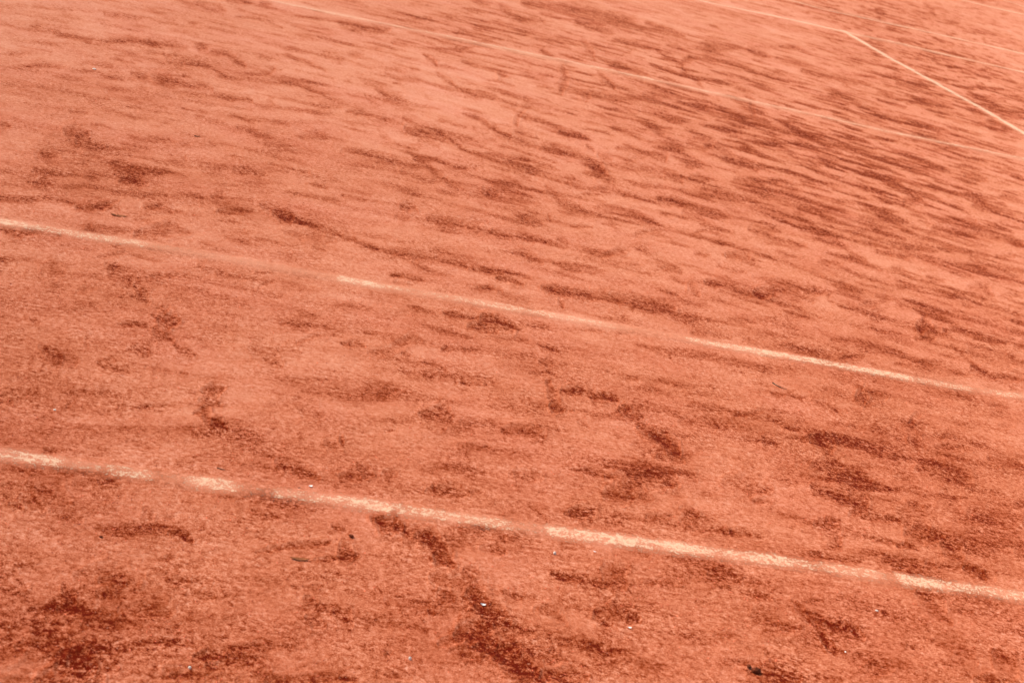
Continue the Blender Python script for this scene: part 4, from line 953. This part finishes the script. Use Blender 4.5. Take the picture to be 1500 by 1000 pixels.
PALE, DRY, MID, DAMP, DEEP = (0.60, 0.256, 0.155), (0.555, 0.213, 0.117), (0.455, 0.133, 0.062), (0.235, 0.040, 0.0095), (0.105, 0.007, 0.0015)
def clay_material(name, line=False):
    m = bpy.data.materials.new(name); m.use_nodes = True; nt = m.node_tree
    P = nt.nodes['Principled BSDF']
    geo = N(nt, 'ShaderNodeNewGeometry').outputs['Position']
    at = N(nt, 'ShaderNodeAttribute', attribute_name='scuff').outputs['Fac']
    g1 = noise(nt, geo, 85, 5, 0.70)                         # flaky crumbs about a centimetre across
    g2 = noise(nt, geo, 320, 3, 0.6, off=4)                  # grains
    g3 = noise(nt, geo, 15, 5, 0.65, 1, 1.3, off=9)
    g4 = noise(nt, geo, 34, 4, 0.6, 0.35, 1.4, off=2, rot=0.30)          # brush strokes of the drag mat
    z = math_(nt, 'MULTIPLY', math_(nt, 'SUBTRACT', g1, 0.5), GR1)
    z = math_(nt, 'MULTIPLY_ADD', math_(nt, 'SUBTRACT', g2, 0.5), GR2, z)
    z = math_(nt, 'MULTIPLY_ADD', math_(nt, 'SUBTRACT', g3, 0.5), GR3, z)
    z = math_(nt, 'MULTIPLY_ADD', math_(nt, 'SUBTRACT', g4, 0.5), GR4, z)
    pk = noise(nt, geo, 7.0, 4, 0.6, off=31)
    pk = math_(nt, 'MULTIPLY_ADD', math_(nt, 'SUBTRACT', pk, 0.5), 2.0, 0.95, clamp=False); pk = math_(nt, 'MAXIMUM', pk, 0.35)   # packed smooth here, loose there
    z = math_(nt, 'MULTIPLY', z, pk)
    z = math_(nt, 'MULTIPLY', z, math_(nt, 'MULTIPLY_ADD', at, 0.85, 0.38))     # dug soil is coarser than rolled dust
    s = math_(nt, 'MULTIPLY_ADD', math_(nt, 'ADD', z, at), 0.77, 0.12)
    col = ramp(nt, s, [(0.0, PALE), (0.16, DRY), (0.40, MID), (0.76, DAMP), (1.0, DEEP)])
    hue = noise(nt, geo, 3.0, 3, 0.5, off=13)
    col = mixc(nt, math_(nt, 'MULTIPLY', math_(nt, 'SUBTRACT', hue, 0.42, clamp=True), 0.9), col, (1.0, 0.86, 0.98), 'MULTIPLY')
    du = N(nt, 'ShaderNodeAttribute', attribute_name='dust').outputs['Fac']
    du = math_(nt, 'MULTIPLY_ADD', math_(nt, 'MULTIPLY', math_(nt, 'SUBTRACT', g1, 0.5), 3.0), du, du)
    col = mixc(nt, du, col, (0.60, 0.30, 0.175))
    # pale specks of chalk and dust
    sp = noise(nt, geo, 130, 2, 0.5, off=21)
    spk = math_(nt, 'MULTIPLY', math_(nt, 'GREATER_THAN', sp, 0.70), 0.45)
    col = mixc(nt, spk, col, (0.60, 0.25, 0.14))
    if line:
        we = N(nt, 'ShaderNodeAttribute', attribute_name='wear').outputs['Fac']
        a = math_(nt, 'MULTIPLY_ADD', math_(nt, 'SUBTRACT', g1, 0.5), 4.5, we)
        a = math_(nt, 'MULTIPLY_ADD', math_(nt, 'SUBTRACT', g2, 0.5), 4.0, a)
        a = math_(nt, 'MULTIPLY_ADD', math_(nt, 'SUBTRACT', g3, 0.5), 1.2, a)
        n = N(nt, 'ShaderNodeMapRange', interpolation_type='SMOOTHSTEP'); nt.links.new(a, n.inputs[0])
        n.inputs[1].default_value = 0.34; n.inputs[2].default_value = 1.0
        base = math_(nt, 'MULTIPLY_ADD', n.outputs[0], 0.80, math_(nt, 'MULTIPLY', we, 0.10))
        base = math_(nt, 'MULTIPLY', base, math_(nt, 'MULTIPLY', we, 3.2, clamp=True))
        col = mixc(nt, base, col, (0.68, 0.44, 0.275))
    nt.links.new(col, P.inputs['Base Color'])
    P.inputs['Roughness'].default_value = 0.9; P.inputs['Specular IOR Level'].default_value = 0.0
    P.inputs['Sheen Weight'].default_value = 0.03; P.inputs['Sheen Roughness'].default_value = 0.45; P.inputs['Sheen Tint'].default_value = (1.0, 0.72, 0.62, 1)
    P.inputs['Diffuse Roughness'].default_value = 0.6
    b = N(nt, 'ShaderNodeBump'); b.inputs['Distance'].default_value = 0.004; b.inputs['Strength'].default_value = 0.5
    hgt = math_(nt, 'MULTIPLY_ADD', g2, 0.30, math_(nt, 'MULTIPLY_ADD', g3, 0.6, g1))
    nt.links.new(hgt, b.inputs['Height']); nt.links.new(b.outputs[0], P.inputs['Normal'])
    return m
GR1, GR2, GR3, GR4 = 2.9, 2.2, 0.7, 0.2
def plain(name, col, rough=0.8, var=0.25, scale=60):
    m = bpy.data.materials.new(name); m.use_nodes = True; nt = m.node_tree; P = nt.nodes['Principled BSDF']
    tc = N(nt, 'ShaderNodeTexCoord').outputs['Object']
    n = noise(nt, tc, scale, 3, 0.6)
    c = ramp(nt, n, [(0.3, tuple(v * (1 - var) for v in col)), (0.7, tuple(min(1, v * (1 + var)) for v in col))])
    nt.links.new(c, P.inputs['Base Color']); P.inputs['Roughness'].default_value = rough; P.inputs['Specular IOR Level'].default_value = 0.06; return m
M_CLAY = clay_material('red_clay'); M_LINE = clay_material('chalk_line_on_clay', True)
M_CRUMB = plain('clay_crumb', (0.46, 0.105, 0.050), 0.95, 0.5, 40)

def add_mesh(name, V, F, mat, smooth=True, attrs=None):
    me = bpy.data.meshes.new(name)
    V = np.asarray(V, np.float32); F = np.asarray(F, np.int32); k = F.shape[1]
    me.vertices.add(len(V)); me.vertices.foreach_set('co', V.ravel())
    me.loops.add(F.size); me.loops.foreach_set('vertex_index', F.ravel())
    me.polygons.add(len(F)); me.polygons.foreach_set('loop_start', np.arange(0, F.size, k, dtype=np.int32))
    me.update(calc_edges=True)
    me.polygons.foreach_set('use_smooth', np.full(len(F), smooth, dtype=bool))
    for an, av in (attrs or {}).items():
        a = me.attributes.new(an, 'FLOAT', 'POINT'); a.data.foreach_set('value', np.asarray(av, np.float32))
    me.materials.append(mat)
    o = bpy.data.objects.new(name, me); S.collection.objects.link(o); return o
def grid_faces(nr, nc, wrap=False):
    i = np.arange(nr - 1)[:, None] * nc; j = np.arange(nc if wrap else nc - 1)[None, :]; j2 = (j + 1) % nc
    return np.stack([i + j, i + j2, i + nc + j2, i + nc + j], -1).reshape(-1, 4)

# ------------------------------------------------------------------ the court surface, a disc finely divided where detail is needed
ang = np.concatenate([np.arange(-6.5, 39, 0.042), np.arange(39, 60, 0.2), np.arange(60, 328, 2.0), np.arange(328, 353.5, 0.2)])
dep = np.radians(np.concatenate([np.arange(37.0, 11.0, -0.05), np.arange(11.0, 3.0, -0.034)])); rr = CAM.z / np.tan(dep)
rad = np.concatenate([[0.15, 0.5, 0.9, 1.2, 1.45, 1.65, 1.8], rr[rr > 1.9], np.geomspace(rr[-1] * 1.03, 70, 40)])
A, R = np.meshgrid(np.radians(ang), rad)
gx = (CAM.x + R * np.sin(A)).ravel(); gy = (CAM.y + R * np.cos(A)).ravel()
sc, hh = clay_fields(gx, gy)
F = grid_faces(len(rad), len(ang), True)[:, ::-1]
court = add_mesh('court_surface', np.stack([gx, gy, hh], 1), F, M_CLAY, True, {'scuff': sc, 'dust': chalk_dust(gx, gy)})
court['kind'] = 'structure'
# the disc's middle, under the camera, and the ground beyond the court
seg = 96; t = np.linspace(0, 2 * math.pi, seg, endpoint=False)
ring = np.concatenate([[r * np.stack([np.sin(t), np.cos(t)], 1) for r in (0.02, 0.2, 60.0, 200.0, 900.0)]]).reshape(-1, 2) + np.array([CAM.x, CAM.y])
Vg = np.concatenate([ring, np.full((len(ring), 1), -0.03)], 1)
gr = add_mesh('ground', Vg, grid_faces(5, seg, True)[:, ::-1], M_CLAY, True, {'scuff': np.full(len(Vg), 0.3)}); gr['kind'] = 'structure'

# ------------------------------------------------------------------ the lines
def tag(o, label, cat, group=None):
    o['label'] = label; o['category'] = cat
    if group: o['group'] = group
LINE_INFO = {
 'A': (0.050, [(-18.285, 0)], [(5.485, 0)], 'lowest line in view, worn and speckled white chalk doubles sideline nearest the camera'),
 'B': (0.050, [(-18.285, 1.37)], [(5.485, 1.37)], 'second line from the bottom, singles sideline broken by gaps of clay dust'),
 'C': (0.050, [(-12.8, 5.50)], [(0.0, 5.485)], 'faint dusty centre service line running across the heavily scuffed clay'),
 'D': (0.050, [(-18.285, 9.60)], [(5.485, 9.60)], 'far singles sideline that the bright slanting service line runs up to'),
 'E': (0.050, [(-18.285, 10.97)], [(5.485, 10.97)], 'far doubles sideline just above the end of the bright slanting line'),
 'F': (0.050, [(-3.0, 15.15)], [(5.3, 15.17)], 'short pale sideline of the next court in the top right corner'),
 'G': (0.050, [(4.80, 16.86)], [(5.45, 15.56)], 'bright short line cutting the topmost right corner of the view'),
 'H': (0.055, [(0.0, 9.62)], [(0.0, 1.37)], 'brightest and cleanest line, slanting down to the right edge from the far sideline')}
for key, (wid, pre, post, lab) in LINE_INFO.items():
    C, WR = LINES[key]; C = [np.array(c) for c in C]; ax = 1 if key in 'GH' else 0
    if key == 'H': C = C[1:]
    P = np.array(([np.array(pre[0])] + C + [np.array(post[0])]))
    seglen = np.linalg.norm(np.diff(P, axis=0), axis=1); cum = np.concatenate([[0], np.cumsum(seglen)])
    s = [0.0]
    while s[-1] < cum[-1]:
        px = np.interp(s[-1], cum, P[:, 0]); py = np.interp(s[-1], cum, P[:, 1]); r = math.hypot(px - CAM.x, py - CAM.y)
        inside = cum[1] - 0.4 < s[-1] < cum[-2] + 0.4
        s.append(s[-1] + (max(0.006, 0.0022 * r) if inside else 0.06))
    s = np.array(s[:-1] + [cum[-1]])
    cx = np.interp(s, cum, P[:, 0]); cy = np.interp(s, cum, P[:, 1])
    k = 9; ker = np.ones(k) / k
    if len(cx) > 30:
        cx[k:-k] = np.convolve(cx, ker, 'same')[k:-k]; cy[k:-k] = np.convolve(cy, ker, 'same')[k:-k]
    tx = np.gradient(cx); ty = np.gradient(cy); ll = np.hypot(tx, ty) + 1e-9; nx, ny = -ty / ll, tx / ll
    hw = wid / 2
    tp = .030 if key in 'AB' else .060
    offs = np.array([-hw - tp, -hw, -hw * .8, -hw * .5, -hw * .2, hw * .2, hw * .5, hw * .8, hw, hw + tp])
    lift = np.array([-.0020, .0015, .0019, .0021, .0021, .0021, .0021, .0019, .0015, -.0020])
    O = offs[None, :] + 0.0040 * fbm(s * 22, s * 0 + 3.3, 3, 8)[:, None] * np.sign(offs)[None, :]
    X = (cx[:, None] + nx[:, None] * O).ravel(); Y = (cy[:, None] + ny[:, None] * O).ravel()
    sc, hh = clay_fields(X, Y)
    co = cx if ax == 0 else cy
    ks = sorted(WR); wr = np.interp(co, [q[0] for q in ks], [q[1] for q in ks])
    wr = wr * (1 + 0.55 * fbm(s * 7, s * 0 + 1.7, 4, 19, 0.7)) - 0.28 * np.clip(fbm(s * 3.1, s * 0 + 9, 3, 29, 0.6) + 0.05, 0, 1) * (key in 'ABCDE')
    wr = (np.clip(wr, 0.02, 1) * {'C': .85, 'D': .9, 'A': .85, 'B': .9, 'E': 1.05, 'F': 1.1}.get(key, 1))[:, None] * np.array([0.0, .30, .7, .95, 1, 1, .95, .7, .30, 0.0])[None, :]
    e_ = 1 + 1.1 * fbm(X * 34, Y * 70, 4, 61, 0.7).reshape(wr.shape); wr = np.clip(wr * e_, 0, 1.1); wr[:, 0] = 0; wr[:, -1] = 0
    n = len(s); V = np.stack([X, Y, hh + np.tile(lift, n)], 1)
    Fc = grid_faces(n, len(offs))
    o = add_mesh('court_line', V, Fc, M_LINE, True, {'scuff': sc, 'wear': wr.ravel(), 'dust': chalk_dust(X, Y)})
    tag(o, lab, 'court line', 'lines marked on the clay')

# ------------------------------------------------------------------ loose clay crumbs (uncountable)
rng = np.random.default_rng(7)
ico_v = np.array([(1, 0, -.3), (-.2, .9, -.3), (-.8, -.6, -.3), (.1, .1, .8), (.3, -.9, .1)]); ico_f = np.array([(0, 1, 3), (1, 2, 3), (2, 4, 3), (4, 0, 3), (0, 4, 2), (0, 2, 1)])
n = 26000
a = np.radians(rng.uniform(-8, 42, n * 3)); r = 1.9 + 6.5 * rng.random(n * 3) ** 1.6
cx = CAM.x + r * np.sin(a); cy = CAM.y + r * np.cos(a)
pr = 0.35 + fbm(cx * 3, cy * 3, 3, 44); ok = rng.random(n * 3) < np.clip(pr, 0.05, 1); cx = cx[ok][:n]; cy = cy[ok][:n]; n = len(cx)
_, hz = clay_fields(cx, cy)
sz = 0.0010 + 0.0016 * rng.random(n) ** 4 ; rot = rng.uniform(0, 6.28, n)
el = rng.uniform(.6, 1.6, (n, 1))
vx = ico_v[None, :, 0] * el; vy = ico_v[None, :, 1] / el; vz = np.repeat(ico_v[None, :, 2], n, 0) * 0.7
c_, s_ = np.cos(rot)[:, None], np.sin(rot)[:, None]
V = np.stack([cx[:, None] + sz[:, None] * (vx * c_ - vy * s_), cy[:, None] + sz[:, None] * (vx * s_ + vy * c_), hz[:, None] + 0.0004 + sz[:, None] * vz], -1).reshape(-1, 3)
Fm = (ico_f[None] + 5 * np.arange(n)[:, None, None]).reshape(-1, 3)
cr = add_mesh('clay_crumbs', V, Fm, M_CRUMB, False); cr['kind'] = 'stuff'; cr['label'] = 'fine loose crumbs of red clay scattered over the court'; cr['category'] = 'clay crumbs'

# ------------------------------------------------------------------ small litter
M_TWIG = plain('dark_twig', (0.055, 0.03, 0.018), 0.8, 0.4, 200)
M_LEAF = plain('dry_brown_leaf', (0.19, 0.060, 0.022), 0.9, 0.35, 150)
M_PETAL = plain('white_petal', (0.82, 0.78, 0.70), 0.6, 0.08, 200)
M_STONE = plain('pale_pebble', (0.70, 0.62, 0.50), 0.8, 0.2, 300)
M_CLOD = plain('dark_clod', (0.11, 0.024, 0.009), 0.95, 0.4, 150)
def zat(x, y): return float(clay_fields(np.array([x]), np.array([y]))[1][0])
def finish(o, x, y, rot, lab, cat, tilt=0.0, lift=0.0):
    o.location = (x, y, zat(x, y) + lift); o.rotation_euler = (tilt, 0, math.radians(rot)); tag(o, lab, cat, 'litter lying on the clay')
def make_twig(x, y, length, rad_, rot, lab, bend=0.2):
    n, k = 9, 6; V = []; rs = random.Random(int(x * 1000))
    for i in range(n):
        t = i / (n - 1); r0 = rad_ * (1 - 0.55 * t) * (1 + 0.25 * rs.uniform(-1, 1))
        px = (t - .5) * length; py = bend * length * (t - .5) ** 2 + rs.uniform(-.1, .1) * rad_; pz = rad_ * 0.8 + 0.12 * length * t * t * .3
        for j in range(k):
            an = j / k * 6.283; V.append((px, py + r0 * math.cos(an), pz + r0 * math.sin(an)))
    Fq = grid_faces(n, k, True)
    o = add_mesh('twig', V, Fq, M_TWIG); 
    # a short side shoot
    finish(o, x, y, rot, lab, 'twig')
def make_leaf(name, x, y, length, width, rot, lab, cat, mat, curl=0.5, tilt=0.0):
    n, k = 11, 7; V = []; rs = random.Random(int(x * 977))
    for side in (0, 1):
        for i in range(n):
            t = i / (n - 1); wv = width * .5 * math.sin(math.pi * min(1, t * 0.97 + 0.015)) ** 0.7 * (1 + .12 * math.sin(t * 19))
            for j in range(k):
                s = j / (k - 1) * 2 - 1
                V.append(((t - .5) * length, s * wv, 0.0012 + curl * length * (0.9 * (t - .5) ** 2 + 0.0) + curl * width * .35 * s * s - (0.0004 if side else 0)))
    F1 = grid_faces(n, k); F2 = grid_faces(n, k)[:, ::-1] + n * k
    rim = [i for i in range(k)] + [i * k + k - 1 for i in range(1, n)] + [(n - 1) * k + j for j in range(k - 2, -1, -1)] + [i * k for i in range(n - 2, 0, -1)]
    F3 = np.array([(rim[q], rim[q] + n * k, rim[(q + 1) % len(rim)] + n * k, rim[(q + 1) % len(rim)]) for q in range(len(rim))])
    o = add_mesh(name, V, np.concatenate([F1, F2, F3]), mat); finish(o, x, y, rot, lab, cat, tilt)
    if cat == 'petal': o.scale = (0.78, 0.78, 0.78)
def make_lump(name, x, y, sx, sy, sz_, rot, lab, cat, mat):
    V = []; nr, k = 7, 10; rs = random.Random(int(y * 991 + x * 77))
    for i in range(nr):
        ph = -math.pi / 2 + math.pi * i / (nr - 1)
        for j in range(k):
            th = j / k * 6.283; q = 1 + rs.uniform(-.18, .18)
            V.append((sx * q * math.cos(ph) * math.cos(th), sy * q * math.cos(ph) * math.sin(th), sz_ * (0.7 + q * math.sin(ph))))
    o = add_mesh(name, V, grid_faces(nr, k, True), mat, False); finish(o, x, y, rot, lab, cat)
make_twig(-5.156, 0.072, 0.017, 0.0011, -12, 'short dark twig just above the left part of the lowest line')
make_twig(-5.192, 2.596, 0.022, 0.0018, 25, 'tiny dark twig alone on pale clay at the upper left')
make_twig(-3.577, 1.093, 0.050, 0.0016, -55, 'thin dark twig on clean clay just under the second line at the right', 0.4)
make_twig(-5.00, 0.036, 0.006, 0.001, 40, 'speck of dark twig next to the white curled petal by the lowest line')
make_leaf('dry_leaf', -5.017, -0.258, 0.036, 0.010, 4, 'narrow dry olive brown leaf lying below the lowest line, left of centre', 'leaf', M_LEAF, 0.25)
make_leaf('dry_leaf', -5.415, 1.586, 0.046, 0.013, 2, 'narrow dark dry leaf above the left end of the second line', 'leaf', M_LEAF, 0.2)
make_lump('clay_clod', -5.376, -0.271, 0.0034, 0.0026, 0.002, 20, 'small black round crumb below the lowest line at the left', 'clod', M_CLOD)
make_lump('clay_clod', -4.172, -0.463, 0.0095, 0.0075, 0.0055, 10, 'dark lump of damp soil near the bottom edge, right of centre', 'clod', M_CLOD)
make_lump('clay_clod', -4.183, -0.452, 0.006, 0.004, 0.003, 60, 'smaller dark crumb touching the damp lump near the bottom edge', 'clod', M_CLOD)
make_lump('clay_clod', -4.910, -0.143, 0.0055, 0.0038, 0.0026, -30, 'little dark clod left of the large damp scuff below the lowest line', 'clod', M_CLOD)
make_leaf('white_petal', -4.976, 0.049, 0.012, 0.006, 20, 'white curled petal lying on the upper edge of the lowest line', 'petal', M_PETAL, 0.7)
make_leaf('white_petal', -4.679, -0.343, 0.012, 0.007, -10, 'white curled petal on the dark damp patch at bottom centre', 'petal', M_PETAL, 0.9)
make_leaf('white_petal', -4.396, -0.362, 0.010, 0.0045, 0, 'thin white petal near the bottom edge, right of the dark damp patch', 'petal', M_PETAL, 0.6)
make_leaf('white_petal', -3.944, -0.351, 0.006, 0.004, 70, 'tiny white petal standing near the bottom edge at the right', 'petal', M_PETAL, 0.8)
make_lump('white_pebble', -5.219, -0.661, 0.0024, 0.0022, 0.0025, 0, 'tiny cream pebble near the bottom edge at the left', 'pebble', M_STONE)
make_lump('white_pebble', -4.846, -0.561, 0.0026, 0.0020, 0.0034, 0, 'small white pebble near the bottom edge, left of the dark damp patch', 'pebble', M_STONE)
make_lump('white_pebble', -4.489, -0.100, 0.0030, 0.0022, 0.0036, 10, 'upright white pebble just below the bright middle stretch of the lowest line', 'pebble', M_STONE)
make_leaf('white_petal', -4.396, -0.068, 0.008, 0.003, -25, 'pale thin fragment of petal just below the lowest line, right of the pebble', 'petal', M_PETAL, 0.3)
make_lump('white_pebble', -3.796, -0.161, 0.0036, 0.0022, 0.0016, -20, 'flat cream pebble below the lowest line at the lower right', 'pebble', M_STONE)
make_lump('white_pebble', -5.569, 3.269, 0.006, 0.004, 0.003, 0, 'pale pebble on bright clay near the top left edge', 'pebble', M_STONE)
make_lump('white_pebble', -5.493, 0.240, 0.003, 0.002, 0.0015, 0, 'minute pale pebble above the left end of the lowest line', 'pebble', M_STONE)
